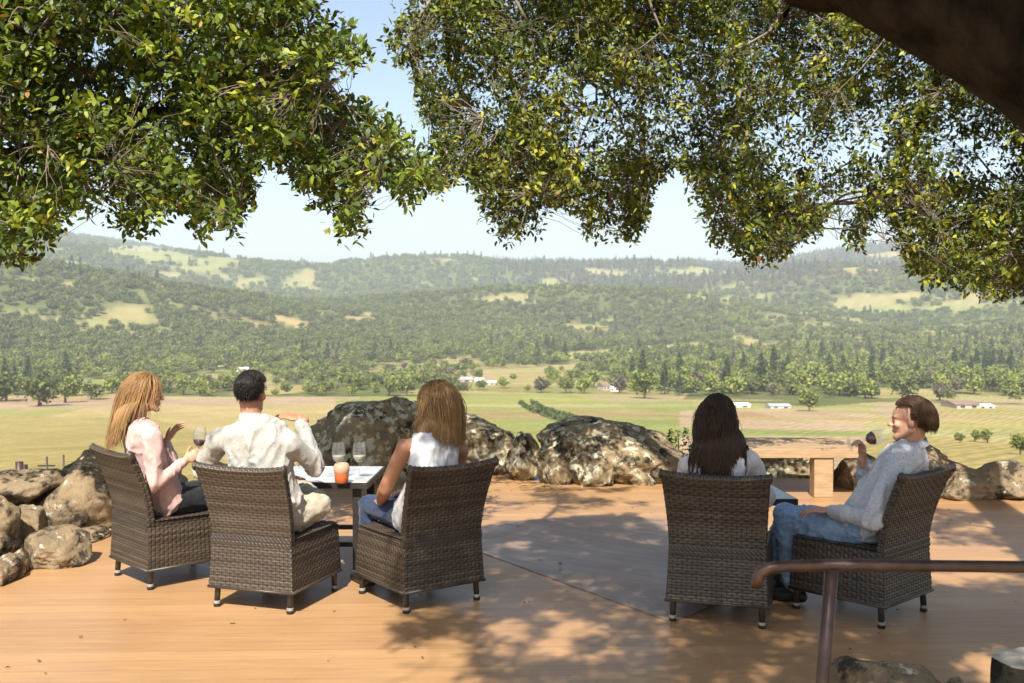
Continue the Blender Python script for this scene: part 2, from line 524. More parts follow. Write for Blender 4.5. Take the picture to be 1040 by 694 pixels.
# ================================================================== terrain
_BR = np.array([0, 11.5, 13.5, 16, 20, 40, 70, 120, 250, 400, 600, 800, 1100, 1600, 2200, 3000, 9000.0])
_BZ = np.array([-0.22, -0.22, -0.75, -1.4, -2.2, -5.0, -8.6, -14.5, -27, -37, -45.5, -50, -52, -44, -30, -24, -24.0])
_CPX = np.array([-900, -500, -200, 0, 70, 150, 250, 330, 400, 470, 560, 640, 700, 760, 830, 905, 960, 1040, 1200, 1500, 2000.0])
_CPY = np.array([262, 250, 246, 241, 238, 249, 264, 272, 264, 261, 264, 264, 263, 267, 258, 247, 251, 256, 250, 262, 268.0])
# px of the centre, distance, half width across, half width along, height
HILLS = [(-120, 1750, 330, 300, 56), (90, 1720, 360, 300, 57), (-420, 1800, 330, 300, 45), (330, 2000, 200, 200, 20), (470, 2050, 220, 240, 33), (600, 2000, 240, 240, 40), (720, 2080, 170, 220, 26),
         (880, 2700, 260, 300, 54), (1020, 2500, 260, 260, 34), (780, 3000, 240, 260, 46), (1300, 2300, 400, 300, 60),
         (190, 3300, 420, 330, 60), (430, 3600, 400, 300, 60), (-100, 3500, 420, 320, 75), (640, 3500, 400, 300, 40)]

def H(x, y):
    x = np.asarray(x, float); y = np.asarray(y, float)
    r = np.hypot(x, y)
    z = np.interp(r, _BR, _BZ)
    ang = np.arctan2(x, y)
    ca = np.clip(ang, -1.05, 1.05)
    px = 520 + 1100 * np.tan(ca)
    crest = CAMH + (312 - 4.5 - np.interp(px, _CPX, _CPY)) / 1100 * (5000 * np.cos(ca))
    s = np.clip((r - 2300) / 2700, 0, 1)
    far = crest * (s ** 1.15) - np.clip(r - 5000, 0, None) * 0.10
    z = z + np.where(r > 2300, (far + 24 * s), 0)
    for hx, hd, sx, sd, hh in HILLS:
        a0 = math.atan2(hx - 520, 1100)
        lat = r * np.sin(np.clip(ang - a0, -1.5, 1.5))
        z = z + hh * np.exp(-(lat / sx) ** 2 * 0.9 - ((r - hd) / sd) ** 2)
    p = np.stack([x / 620, y / 620, np.zeros_like(x)], -1)
    rid = 1 - np.abs(fbm(p, 5, 11) * 2 - 1) * 2
    z = z + rid * np.clip((r - 1500) / 2500, 0, 1) * 42 * np.clip((5600 - r) / 1500, 0.35, 1)
    z = z + (fbm(p * 4, 4, 23) - 0.5) * np.clip((r - 200) / 1500, 0, 1) * 22 * (0.25 + 0.75 * sstep(1300, 1800, r))
    z = z + (fbm(p * 60, 3, 31) - 0.5) * np.clip((r - 14) / 60, 0, 1) * 0.9
    return z

FOREST = [  # pixel outlines on the ground, density
    ([(-900, 292), (0, 296), (60, 292), (150, 294), (230, 300), (300, 333), (420, 328), (470, 310), (560, 300), (690, 306), (770, 326), (740, 345), (640, 353), (560, 360), (470, 364), (420, 372), (330, 374), (240, 380), (150, 377), (60, 380), (-900, 384)], 0.97),
    ([(610, 374), (700, 368), (800, 352), (930, 345), (1040, 343), (2000, 340), (2000, 412), (1040, 412), (900, 408), (830, 413), (690, 406), (600, 395)], 0.80),
    ([(-900, 376), (80, 378), (60, 402), (-900, 404)], 0.75),
    ([(170, 378), (340, 372), (470, 362), (620, 356), (620, 372), (480, 382), (330, 388), (180, 396)], 0.34),
    ([(430, 384), (560, 380), (700, 400), (690, 408), (560, 400), (440, 396)], 0.34),
    ([(550, 376), (660, 374), (690, 396), (560, 392)], 0.6),
    ([(770, 300), (2000, 290), (2000, 340), (1040, 340), (800, 350), (740, 340)], 0.62),
    ([(780, 318), (900, 330), (900, 345), (770, 350)], 0.5),
]
CLEAR = [[(108, 249), (150, 250), (192, 259), (204, 268), (160, 268), (110, 260)], [(262, 319), (300, 317), (335, 320), (395, 322), (385, 329), (330, 329), (268, 326)],
         [(700, 352), (760, 347), (795, 352), (780, 362), (740, 366), (695, 360)], [(155, 277), (180, 277), (184, 282), (160, 283)], [(222, 264), (240, 262), (240, 267), (224, 268)],
         [(0, 280), (40, 283), (78, 287), (70, 291), (0, 287)], [(238, 284), (268, 282), (272, 290), (240, 292)], [(70, 384), (120, 378), (180, 380), (170, 390), (90, 392)],
         [(640, 366), (720, 362), (730, 366), (660, 372)], [(590, 272), (640, 276), (640, 281), (600, 280)], [(935, 326), (985, 322), (1000, 328), (960, 333)], [(60, 264), (90, 268), (86, 272), (58, 270)],
         [(780, 322), (820, 319), (828, 325), (790, 330)], [(850, 308), (890, 306), (895, 311), (860, 313)]]
C_ = dict(tan=(0.35, 0.265, 0.135), field=(0.225, 0.22, 0.082), olive=(0.285, 0.225, 0.10), green=(0.215, 0.225, 0.085), pink=(0.34, 0.245, 0.17), pale=(0.31, 0.275, 0.14), floor=(0.085, 0.10, 0.04), burnt=(0.17, 0.14, 0.105), soil=(0.30, 0.19, 0.12), yel=(0.28, 0.265, 0.09))
FIELDS = [
    ('tan', [(-900, 404), (340, 402), (340, 700), (-900, 700)]), ('olive', [(-900, 428), (150, 424), (230, 445), (200, 700), (-900, 700)]),
    ('pink', [(-900, 403), (120, 405), (200, 404), (340, 404), (340, 411), (100, 415), (-900, 420)]),
    ('pink', [(330, 379), (480, 376), (540, 381), (470, 389), (340, 391)]), ('green', [(340, 391), (480, 388), (520, 396), (330, 402)]),
    ('field', [(340, 401), (700, 399), (720, 460), (560, 470), (340, 420)]), ('green', [(480, 402), (640, 400), (680, 405), (660, 411), (470, 409)]),
    ('green', [(520, 425), (660, 416), (690, 437), (620, 452), (560, 440)]), ('pale', [(470, 410), (700, 411), (700, 414), (470, 413)]),
    ('pink', [(690, 418), (800, 415), (890, 421), (880, 438), (690, 434)]), ('soil', [(700, 420), (760, 418), (800, 426), (730, 430)]),
    ('green', [(690, 435), (880, 438), (900, 443), (690, 443)]), ('pink', [(690, 443), (900, 444), (880, 700), (690, 700)]),
    ('pink', [(880, 414), (2000, 412), (2000, 428), (900, 424)]), ('soil', [(940, 417), (2000, 417), (2000, 423), (950, 422)]),
    ('yel', [(930, 426), (1040, 428), (1040, 438), (900, 434)]), ('olive', [(880, 440), (2000, 438), (2000, 700), (860, 700)]), ('pale', [(870, 433), (900, 431), (1040, 443), (1040, 448), (890, 440)]),
    ('green', [(70, 384), (120, 378), (180, 380), (170, 390), (90, 392)]), ('tan', [(255, 312), (300, 313), (335, 318), (400, 321), (390, 331), (330, 331), (262, 328)]),
    ('tan', [(700, 352), (760, 347), (795, 352), (780, 362), (740, 366), (695, 360)]), ('pale', [(108, 249), (150, 250), (192, 259), (204, 268), (160, 268), (110, 260)]),
]

def forest_density(x, y, px, py, r):
    d = np.zeros_like(px)
    far = (py < 317) & (r > 1200)
    d = np.where(far, np.where(px > 480, 0.80, 0.88), d)
    for poly, v in FOREST:
        d = np.where(inpoly(px, py, poly), v, d)
    n = fbm(np.stack([x / 120, y / 120, np.zeros_like(x)], -1), 4, 5)
    nh = fbm(np.stack([x / 45, y / 90, np.zeros_like(x)], -1), 3, 15)
    thin = sstep(0.42, 0.55, n + (d - 0.5) * 0.36)
    d = d * np.where(r > 500, thin, 1)
    for poly in CLEAR:
        d = np.where(inpoly(px, py, poly), 0.02, d)
    # scattered hedgerow trees over the valley floor
    hed = (r > 520) & (r < 2200) & (d < 0.05) & (py < 403)
    d = np.where(hed, 0.75 * sstep(0.47, 0.58, nh), d)
    return d

def build_terrain():
    front = np.linspace(R(-44), R(44), 760)
    rest = np.linspace(R(44), R(316), 60)[1:-1]
    ang = np.concatenate([front, rest])
    rr = np.concatenate([np.linspace(1.5, 11.5, 8), np.geomspace(12.2, 6900, 430)])
    A, RR = np.meshgrid(ang, rr)
    X = RR * np.sin(A); Y = RR * np.cos(A)
    Z = H(X, Y)
    V = np.stack([X, Y, Z], -1)
    nr, na = X.shape
    idx = np.arange(nr * na).reshape(nr, na)
    j = np.roll(idx, -1, 1)
    F = np.stack([idx[:-1], idx[1:], j[1:], j[:-1]], -1).reshape(-1, 4)
    # centre disc
    Vf = np.concatenate([V.reshape(-1, 3), [[0, 0, -0.22]]])
    c = nr * na
    F = np.concatenate([F, np.stack([np.full(na, c), idx[0], j[0], j[0]], -1)])
    faces = [list(f) if f[2] != f[3] else list(f[:3]) for f in F.tolist()]
    # cover colours, by the real place of each field
    px, py = proj(Vf)
    x, y = Vf[:, 0], Vf[:, 1]
    r = np.hypot(x, y)
    ok = y > 1
    col = np.empty((len(Vf), 3)); col[:] = C_['olive']
    n1 = fbm(np.stack([x / 90, y / 90, x * 0], -1), 4, 41)[:, None]
    col = col * (1 - n1) + np.array(C_['pale']) * n1
    for name, poly in FIELDS:
        m = inpoly(px, py, poly) & ok & (r > 20)
        col[m] = C_[name]
    # the patchwork of vineyard plots
    ca_, sa_ = math.cos(0.35), math.sin(0.35)
    gu = np.floor((x * ca_ + y * sa_) / 105 + 0.35 * np.sin(y / 160)); gv = np.floor((y * ca_ - x * sa_) / 62)
    hsh = _hash(gu, gv, gu * 0, 5); hs2 = _hash(gu, gv, gu * 0, 8)
    pal = np.array([C_['tan'], C_['green'], C_['pale'], C_['olive'], C_['pink'], C_['green'], C_['yel'], C_['soil']])
    plot = (r > 330) & (r < 1500) & ok
    wgt = np.where(hs2 > 0.45, 0.62, 0.12)[:, None]
    col[plot] = (col * (1 - wgt) + pal[(hsh * 7.999).astype(int)] * wgt)[plot]
    # light green and tan patches on the rolling hills
    n2 = fbm(np.stack([x / 260, y / 260, x * 0], -1), 4, 51)
    hillm = (r > 1300) & (n2 > 0.57)
    col[hillm] = col[hillm] * 0.4 + np.array(C_['yel']) * 0.45 * np.array([0.8, 0.95, 1.0]) + np.array(C_['green']) * 0.15
    d = forest_density(x, y, px, py, r)
    k = np.clip(d * 1.1, 0, 0.92)[:, None]
    brn = ((px > 560) & (r > 3000)).astype(float)[:, None] * 0.55
    fl = np.array(C_['floor']) * (1 - brn) + np.array(C_['burnt']) * brn
    col = col * (1 - k) + fl * k
    v = fbm(np.stack([x / 14, y / 14, x * 0], -1), 4, 61)[:, None]
    col = col * (0.78 + 0.44 * v)
    m, n, b = new_mat('valley_ground')
    a = N(n, 'ShaderNodeAttribute', attribute_name='cover')
    tc = N(n, 'ShaderNodeTexCoord')
    t = N(n, 'ShaderNodeTexNoise', i_Scale=0.55, i_Detail=9.0, i_Roughness=0.75); n.links.new(tc.outputs['Object'], t.inputs['Vector'])
    mp = N(n, 'ShaderNodeMapping'); mp.inputs['Rotation'].default_value = (0, 0, R(33)); n.links.new(tc.outputs['Object'], mp.inputs[0])
    wv = N(n, 'ShaderNodeTexWave', i_Scale=0.105, i_Distortion=1.2, i_Detail=2.0); n.links.new(mp.outputs[0], wv.inputs['Vector'])
    f1 = ramp(n, t.outputs[0], [(0.3, (0.70, 0.72, 0.66)), (0.7, (1.25, 1.22, 1.2))])
    f2 = ramp(n, wv.outputs[0], [(0.2, (0.78, 0.86, 0.74)), (0.8, (1.08, 1.05, 1.03))])
    m1 = N(n, 'ShaderNodeMix', data_type='RGBA', blend_type='MULTIPLY'); m1.inputs[0].default_value = 1
    n.links.new(a.outputs['Color'], m1.inputs[6]); n.links.new(f1, m1.inputs[7])
    m2 = N(n, 'ShaderNodeMix', data_type='RGBA', blend_type='MULTIPLY'); m2.inputs[0].default_value = 1
    n.links.new(m1.outputs[2], m2.inputs[6]); n.links.new(f2, m2.inputs[7])
    n.links.new(m2.outputs[2], b.inputs['Base Color'])
    b.inputs['Roughness'].default_value = 1.0
    b.inputs['Specular IOR Level'].default_value = 0.0
    me = mesh_np('valley_ground', Vf, faces, m, True)
    ca = me.attributes.new('cover', 'FLOAT_COLOR', 'POINT')
    ca.data.foreach_set('color', np.concatenate([np.clip(col, 0, 1), np.ones((len(col), 1))], 1).astype(np.float32).ravel())
    o = link(bpy.data.objects.new('valley_ground', me))
    set_props(o, 'wide valley floor of tan and green fields rising to wooded hills', 'terrain', kind='structure')
build_terrain()

# haze: one closed box round everything
bm = MB()
bm.box((0, 0, (620 - 120) / 2), (14000, 14000, 740))
hz = bm.build('haze', [], smooth=False)
hm = bpy.data.materials.new('valley_haze'); hm.use_nodes = True
hn = hm.node_tree
for nd in list(hn.nodes):
    if nd.type == 'BSDF_PRINCIPLED': hn.nodes.remove(nd)
pv = hn.nodes.new('ShaderNodeVolumePrincipled')
pv.inputs['Color'].default_value = (0.82, 0.91, 1.0, 1)
pv.inputs['Density'].default_value = 0.000115
pv.inputs['Anisotropy'].default_value = 0.0
hn.links.new(pv.outputs[0], hn.nodes['Material Output'].inputs['Volume'])
hz.data.materials.append(hm)
set_props(hz, 'thin pale haze filling the valley air', 'haze', kind='stuff')

# ================================================================== trees of the valley
def tree_mat(name, dark, light, dry):
    return mat_leaf(name, [(0, dark), (0.6, light), (1.0, dry)], trans=0.12, rough=0.7)
TM = [tree_mat('oak_foliage', (0.040, 0.056, 0.018), (0.125, 0.145, 0.042), (0.20, 0.205, 0.065)),
      tree_mat('bay_foliage', (0.055, 0.078, 0.022), (0.165, 0.195, 0.045), (0.26, 0.27, 0.075)),
      tree_mat('spring_foliage', (0.11, 0.14, 0.026), (0.24, 0.265, 0.055), (0.34, 0.345, 0.09)),
      tree_mat('conifer_foliage', (0.022, 0.038, 0.017), (0.052, 0.078, 0.030), (0.085, 0.11, 0.042)),
      tree_mat('bare_foliage', (0.075, 0.062, 0.042), (0.14, 0.115, 0.075), (0.21, 0.18, 0.12))]
M['far_bark'] = simple('grey_bark', (0.07, 0.055, 0.04), (0.13, 0.105, 0.08), 4, 0.9)

def crown_geo(kind, h, wd, ncl, per, cs, seed):
    """leaf-clump faces spread through a crown; kind 'round' or 'cone'"""
    g = np.random.default_rng(seed)
    if kind == 'cone':
        t = g.random(ncl) ** 0.8
        z = h * (0.10 + 0.90 * t)
        rad = wd * 0.5 * (1 - t) ** 0.9 * (0.55 + 0.45 * g.random(ncl)) + 0.1
        an = g.random(ncl) * 6.283
        c = np.stack([rad * np.cos(an), rad * np.sin(an), z], -1)
        br = np.full(ncl, cs * 1.0) * (0.5 + 0.8 * (1 - t))
    else:
        lob = g.normal(size=(9, 3)); lob /= np.linalg.norm(lob, axis=1)[:, None]
        lc = lob * np.array([wd * 0.29, wd * 0.29, h * 0.20]) + np.array([0, 0, h * 0.60])
        lr = wd * (0.17 + 0.13 * g.random(9))
        k = g.integers(0, 9, ncl)
        d = g.normal(size=(ncl, 3)); d /= np.linalg.norm(d, axis=1)[:, None]
        c = lc[k] + d * (lr[k] * (0.62 + 0.42 * g.random(ncl)))[:, None] * np.array([1, 1, 0.82])
        c[:, 2] = np.maximum(c[:, 2], h * 0.16)
        br = np.full(ncl, cs)
    n = ncl * per
    cc = np.repeat(c, per, 0) + g.normal(size=(n, 3)) * np.repeat(br, per)[:, None] * 0.55
    nrm = g.normal(size=(n, 3)) + np.array([0, 0, 0.7]); nrm /= np.linalg.norm(nrm, axis=1)[:, None]
    u = np.cross(nrm, g.normal(size=(n, 3))); u /= np.linalg.norm(u, axis=1)[:, None]
    v = np.cross(nrm, u)
    s = (np.repeat(br, per) * (0.35 + 0.35 * g.random(n)))[:, None]
    q = np.stack([cc + u * s, cc + v * s * 0.8, cc - u * s * 0.9, cc - v * s], 1).reshape(-1, 3)
    F = np.arange(n * 4).reshape(-1, 4)
    tint = np.clip(np.repeat(g.random(ncl), per) * 0.75 + g.random(n) * 0.25, 0, 1)
    return q, F, np.repeat(tint, 4)

def trunk_geo(h, rad, kind, seed):
    g = random.Random(seed)
    b = MB()
    top = h * (0.55 if kind == 'round' else 0.96)
    pts = [(0, 0, -0.4)] + [(g.uniform(-.2, .2) * (kind == 'round'), g.uniform(-.2, .2) * (kind == 'round'), top * t) for t in (0.25, 0.6, 1)]
    b.tube(pts, [rad * 1.3, rad, rad * 0.7, rad * 0.25], 7)
    if kind == 'round':
        for i in range(4):
            a = i * 1.57 + g.uniform(-.4, .4)
            z0 = h * g.uniform(0.2, 0.35)
            b.tube([(0, 0, z0), (math.cos(a) * h * .14, math.sin(a) * h * .14, z0 + h * .14), (math.cos(a) * h * .3, math.sin(a) * h * .3, z0 + h * .30)], [rad * .55, rad * .4, rad * .12], 5)
    return b

KINDS = [('dark_oak', 'round', 9, 11, 0), ('bay_tree', 'round', 10, 9, 1), ('willow_tree', 'round', 9, 8.5, 2), ('conifer_tree', 'cone', 17, 6.5, 3), ('bare_tree', 'round', 9, 8, 4)]
PROTO_COL = bpy.data.collections.new('tree_kinds')
for i, (nm, kd, h_, wd, mi) in enumerate(KINDS):
    for var in range(2):
        q, F, ti = crown_geo(kd, h_, wd, 95, 5, 1.15 if kd == 'round' else 1.0, 100 + i * 7 + var)
        me = mesh_np(nm + '_far', q, F, TM[mi], False, {'tint': ti})
        po = bpy.data.objects.new(f'{i}{var}_{nm}', me)
        PROTO_COL.objects.link(po)

def scatter(name, pts, scl, rot, idx, label, cat):
    me = bpy.data.meshes.new(name)
    me.vertices.add(len(pts)); me.vertices.foreach_set('co', np.asarray(pts, np.float32).ravel())
    for k, v, t in (('scl', scl, 'FLOAT'), ('rotz', rot, 'FLOAT'), ('pick', idx, 'INT')):
        a = me.attributes.new(k, t, 'POINT')
        a.data.foreach_set('value', np.asarray(v, np.float32 if t == 'FLOAT' else np.int32))
    o = link(bpy.data.objects.new(name, me))
    ng = bpy.data.node_groups.new(name + '_planting', 'GeometryNodeTree')
    ng.interface.new_socket('Geometry', in_out='INPUT', socket_type='NodeSocketGeometry')
    ng.interface.new_socket('Geometry', in_out='OUTPUT', socket_type='NodeSocketGeometry')
    gi = ng.nodes.new('NodeGroupInput'); go = ng.nodes.new('NodeGroupOutput')
    ip = ng.nodes.new('GeometryNodeInstanceOnPoints')
    ci = ng.nodes.new('GeometryNodeCollectionInfo')
    ci.inputs['Collection'].default_value = PROTO_COL
    ci.inputs['Separate Children'].default_value = True
    ci.inputs['Reset Children'].default_value = True
    def attr(nm, t):
        a = ng.nodes.new('GeometryNodeInputNamedAttribute'); a.data_type = t
        a.inputs['Name'].default_value = nm
        return [s for s in a.outputs if s.enabled and s.name == 'Attribute'][0]
    ng.links.new(gi.outputs[0], ip.inputs['Points'])
    ng.links.new(ci.outputs[0], ip.inputs['Instance'])
    ip.inputs['Pick Instance'].default_value = True
    ng.links.new(attr('pick', 'INT'), ip.inputs['Instance Index'])
    cx = ng.nodes.new('ShaderNodeCombineXYZ'); ng.links.new(attr('rotz', 'FLOAT'), cx.inputs[2])
    er = ng.nodes.new('FunctionNodeEulerToRotation'); ng.links.new(cx.outputs[0], er.inputs[0])
    ng.links.new(er.outputs[0], ip.inputs['Rotation'])
    ng.links.new(attr('scl', 'FLOAT'), ip.inputs['Scale'])
    ng.links.new(ip.outputs[0], go.inputs[0])
    md = o.modifiers.new('planting', 'NODES'); md.node_group = ng
    set_props(o, label, cat, kind='stuff')
    return o

def plant(n, r0, r1, seed, a=R(43)):
    g = np.random.default_rng(seed)
    r = np.sqrt(g.random(n) * (r1 * r1 - r0 * r0) + r0 * r0)
    an = (g.random(n) * 2 - 1) * a
    x, y = r * np.sin(an), r * np.cos(an)
    z = H(x, y)
    px, py = proj(np.stack([x, y, z], -1))
    d = forest_density(x, y, px, py, r)
    keep = g.random(n) < d
    x, y, z, r, px, py, d = (q[keep] for q in (x, y, z, r, px, py, d))
    m = len(x)
    kn = fbm(np.stack([x / 130, y / 130, x * 0], -1), 3, 77)
    u = g.random(m)
    belt = inpoly(px, py, FOREST[1][0])
    kind = np.where(u < 0.56, 0, np.where(u < 0.86, 1, np.where(u < 0.91, 2, np.where(u < 0.96, 3, 4))))
    kind = np.where((kn > 0.58) & (u > 0.55), 2, kind)
    kind = np.where(belt, np.where(u < .22, 0, np.where(u < .54, 1, np.where(u < .86, 2, np.where(u < .93, 3, 4)))), kind)
    valley = (py > 372) & ~belt & (r < 1600) & (px > 80)
    kind = np.where(valley, np.where(u < .2, 0, np.where(u < .55, 1, np.where(u < .9, 2, 4))), kind)
    burnt = (px > 500) & (r > 2700)
    kind = np.where(burnt, np.where(u < .52 + 0.8 * (kn - .5), 4, np.where(u < .75, 0, 3)), kind)
    kind = np.where((px > 760) & (r > 2500) & (u < .62), 4, kind)
    dark = (px < 480) & (py > 296) & (py < 380) & (r > 1250) & (r < 2150)
    kind = np.where(dark, np.where(u < .78, 0, 1), kind)
    scl = (0.65 + 0.7 * g.random(m)) * np.where(r > 2300, 1.35, 1.0) * np.where(valley, 0.8, 1)
    return np.stack([x, y, z - 0.3], -1), scl, g.random(m) * 6.28, kind * 2 + g.integers(0, 2, m), r, px, py

Pa = plant(34000, 560, 2400, 1)
Pb = plant(78000, 2400, 5300, 2)
# the nearest and largest of the valley trees stand as things of their own
near_i = np.argsort(-(Pa[1] * np.where(Pa[3] // 2 == 3, 1.5, 1) / Pa[4]) + (np.abs(Pa[5] - 520) > 540) * 10 + (Pa[6] < 372) * 10)[:170]
msk = np.ones(len(Pa[0]), bool); msk[near_i] = False
scatter('hillside_woods', np.concatenate([Pa[0][msk], Pb[0]]), np.concatenate([Pa[1][msk], Pb[1]]), np.concatenate([Pa[2][msk], Pb[2]]), np.concatenate([Pa[3][msk], Pb[3]]),
        'dense mixed woods covering the far hillsides and valley floor', 'woods')

TREE_LABEL = {0: 'dark green round oak in the tree belt across the valley', 1: 'mid green bushy tree in the tree belt across the valley',
              2: 'pale yellow green tree in the tree belt across the valley', 3: 'tall dark pointed conifer in the tree belt across the valley', 4: 'bare greyish brown tree in the tree belt across the valley'}
TREE_GROUP = {0: 'dark oaks across the valley', 1: 'bushy green trees across the valley', 2: 'pale green trees across the valley', 3: 'conifers across the valley', 4: 'bare trees across the valley'}
tree_protos = {}
def valley_tree(kind, loc, s, rz, label=None, group=None):
    nm, kd, h_, wd, mi = KINDS[kind]
    if kind not in tree_protos:
        t = thing(nm, (0, 0, 0), TREE_LABEL[kind], 'tree', TREE_GROUP[kind])
        q, F, ti = crown_geo(kd, h_, wd, 110, 6, 1.25 if kd == 'round' else 1.0, 300 + kind)
        link(bpy.data.objects.new('crown', mesh_np('crown', q, F, TM[mi], False, {'tint': ti})), t)
        trunk_geo(h_, 0.42 if kd == 'round' else 0.3, kd, 40 + kind).build('trunk', M['far_bark'], t)
        tree_protos[kind] = t
    else:
        t = copy_tree(tree_protos[kind])
    t.location = loc; t.rotation_euler = (0, 0, rz); t.scale = (s, s, s)
    t['label'] = label or TREE_LABEL[kind]
    if group: t['group'] = group
    elif label and 'group' in t: del t['group']
    else: t['group'] = TREE_GROUP[kind]
    return t
for i in near_i:
    valley_tree(int(Pa[3][i] // 2), tuple(Pa[0][i]), float(Pa[1][i]), float(Pa[2][i]))

def on_ground(px, py):
    """where the sight line through a pixel meets the terrain"""
    d = ray(px, py)
    t = np.geomspace(14, 7000, 4000)
    x, y, z = d.x * t, d.y * t, CAMH + d.z * t
    h = H(x, y)
    k = np.argmax(z <= h)
    return Vector((x[k], y[k], h[k]))

# lone trees one can pick out (px, py of the base, px height, kind, label)
LONE = [(6, 408, 30, 0, 'dark oak at the far end of the oak row bordering the tan field'), (40, 413, 30, 0, 'broad dark oak in front of the field edge with a wide shadow'),
        (66, 409, 27, 1, 'rounded oak at the end of the row behind the tan field'), (93, 406, 18, 0, 'small lone oak standing on open ground past the oak row'),
        (975, 450, 11, 1, 'small round bush beside the pale track across the field'), (990, 449, 13, 1, 'twin crowned green bush nearer the yellow field'),
        (1003, 450, 15, 1, 'taller green bush beside the twin crowned one'), (1036, 462, 22, 1, 'large green tree below the pale track near the rocks'),
        (120, 384, 11, 2, 'pale green tree standing alone in the bright green meadow'), (655, 405, 30, 1, 'tall full tree at the near edge of the valley tree belt'),
        (690, 402, 24, 3, 'dark conifer beside the white roofs at the belt edge'), (822, 418, 22, 1, 'broad green tree at the near corner of the tree belt')]
for px, py, hp, kd, lab in LONE:
    p = on_ground(px, py)
    s = hp / FPX * p.y / KINDS[kd][2]
    valley_tree(kd, (p.x, p.y, p.z - 0.1), s, px * 0.7, lab)

# vine rows running down the green field
vm = simple('vine_leaf', (0.035, 0.055, 0.015), (0.09, 0.115, 0.03), 0.9, 0.8)
for k, (x0, y0, x1, y1) in enumerate([(528, 411, 578, 431), (540, 410, 592, 431)]):
    a, b_ = on_ground(x0, y0), on_ground(x1, y1)
    n = 60
    g = np.random.default_rng(k)
    t = np.repeat(np.linspace(0, 1, n), 22)
    c = np.outer(1 - t, a) + np.outer(t, b_)
    c[:, 2] = H(c[:, 0], c[:, 1])
    m = len(c)
    c = c + np.stack([g.normal(size=m) * 0.35, g.normal(size=m) * 0.35, 0.3 + 1.6 * g.random(m)], -1)
    nr = g.normal(size=(m, 3)); nr /= np.linalg.norm(nr, axis=1)[:, None]
    u = np.cross(nr, g.normal(size=(m, 3))); u /= np.linalg.norm(u, axis=1)[:, None]
    v = np.cross(nr, u); s = 0.42
    q = np.stack([c + u * s, c + v * s, c - u * s, c - v * s], 1).reshape(-1, 3)
    o = link(bpy.data.objects.new('vine_row', mesh_np('vine_row', q, np.arange(m * 4).reshape(-1, 4), vm, False)))
    set_props(o, ['dark green vine row nearer the big boulder on the green field', 'dark green vine row on the side away from the big boulder'][k], 'vine row', 'vine rows on the green field')

# houses of the valley: px, py of the base centre, width px, height px, roof colour, wall colour, label
M['roof_grey'] = simple('grey_roof', (0.32, 0.32, 0.33), (0.44, 0.44, 0.45), 0.6, 0.7)
M['roof_white'] = simple('white_roof', (0.70, 0.70, 0.70), (0.8, 0.8, 0.8), 0.6, 0.6)
M['roof_brown'] = simple('brown_roof', (0.17, 0.11, 0.085), (0.26, 0.17, 0.13), 0.6, 0.8)
M['wall_white'] = simple('white_wall', (0.68, 0.66, 0.62), (0.76, 0.74, 0.70), 0.6, 0.8)
M['wall_tan'] = simple('tan_wall', (0.42, 0.33, 0.26), (0.50, 0.40, 0.32), 0.6, 0.8)
M['dark_window'] = simple('dark_window_glass', (0.03, 0.035, 0.04), (0.05, 0.055, 0.06), 1, 0.2)
def house(px, py, wpx, hpx, dep, roof, wall, label, rz=0.0, name='house', cat='house'):
    p = on_ground(px, py)
    k = p.y / FPX
    W, Hh = wpx * k, hpx * k
    t = thing(name, p, label, cat, 'buildings on the valley floor', rz)
    b = MB(); b.box((0, 0, Hh * 0.29 - 0.5), (W, dep, Hh * 0.58 + 1)); b.build('wall', M[wall], t, False)
    b = MB()
    e = 0.4
    z0, z1 = Hh * 0.58, Hh
    v = [(-W / 2 - e, -dep / 2 - e, z0), (W / 2 + e, -dep / 2 - e, z0), (W / 2 + e, dep / 2 + e, z0), (-W / 2 - e, dep / 2 + e, z0), (-W / 2 - e, 0, z1), (W / 2 + e, 0, z1)]
    b.add(v, [[0, 1, 5, 4], [2, 3, 4, 5], [0, 4, 3], [1, 2, 5], [3, 2, 1, 0]]); b.build('roof', M[roof], t, False)
    nw = max(2, int(W / 6))
    for i in range(nw):
        b = MB(); b.box((-W / 2 + W * (i + 0.5) / nw, -dep / 2 - 0.03, Hh * 0.30), (W / nw * 0.4, 0.12, Hh * 0.26)); b.build('window', M['dark_window'], t, False)
    return t
house(463, 388, 32, 5, 14, 'roof_grey', 'wall_tan', 'long low barn with a grey roof in the valley centre', 0.1, 'barn', 'barn')
house(487, 389, 9, 5, 10, 'roof_white', 'wall_white', 'small white house at the end of the long grey barn')
house(498, 391, 12, 4, 10, 'roof_white', 'wall_tan', 'low pale shed just past the small white house', -0.1, 'shed', 'shed')
house(613, 396, 7, 8, 9, 'roof_brown', 'wall_tan', 'narrow tan house between trees left of the tall full tree', 0.3)
house(625, 397, 8, 5, 8, 'roof_white', 'wall_white', 'little white house beside the narrow tan house', -0.2)
house(719, 385, 14, 4, 12, 'roof_white', 'wall_white', 'white house showing above the belt of trees', 0.1)
house(748, 413, 22, 4, 10, 'roof_white', 'wall_white', 'low white farm building along the edge of the pink field', 0.05, 'farm_building', 'farm building')
house(790, 414, 20, 4, 10, 'roof_grey', 'wall_white', 'low grey roofed farm building at the pink field edge', 0.0, 'farm_building', 'farm building')
house(975, 414, 24, 7, 14, 'roof_brown', 'wall_tan', 'brown roofed barn in the trees beyond the pink field', 0.1, 'barn', 'barn')
house(997, 414, 16, 4, 10, 'roof_white', 'wall_white', 'long white shed beside the brown roofed barn', 0.0, 'shed', 'shed')
house(966, 387, 13, 4, 12, 'roof_white', 'wall_white', 'white house high in the trees above the brown barn', 0.1)
house(937, 385, 11, 4, 12, 'roof_grey', 'wall_white', 'grey roofed house deep in the trees above the fields', -0.1)
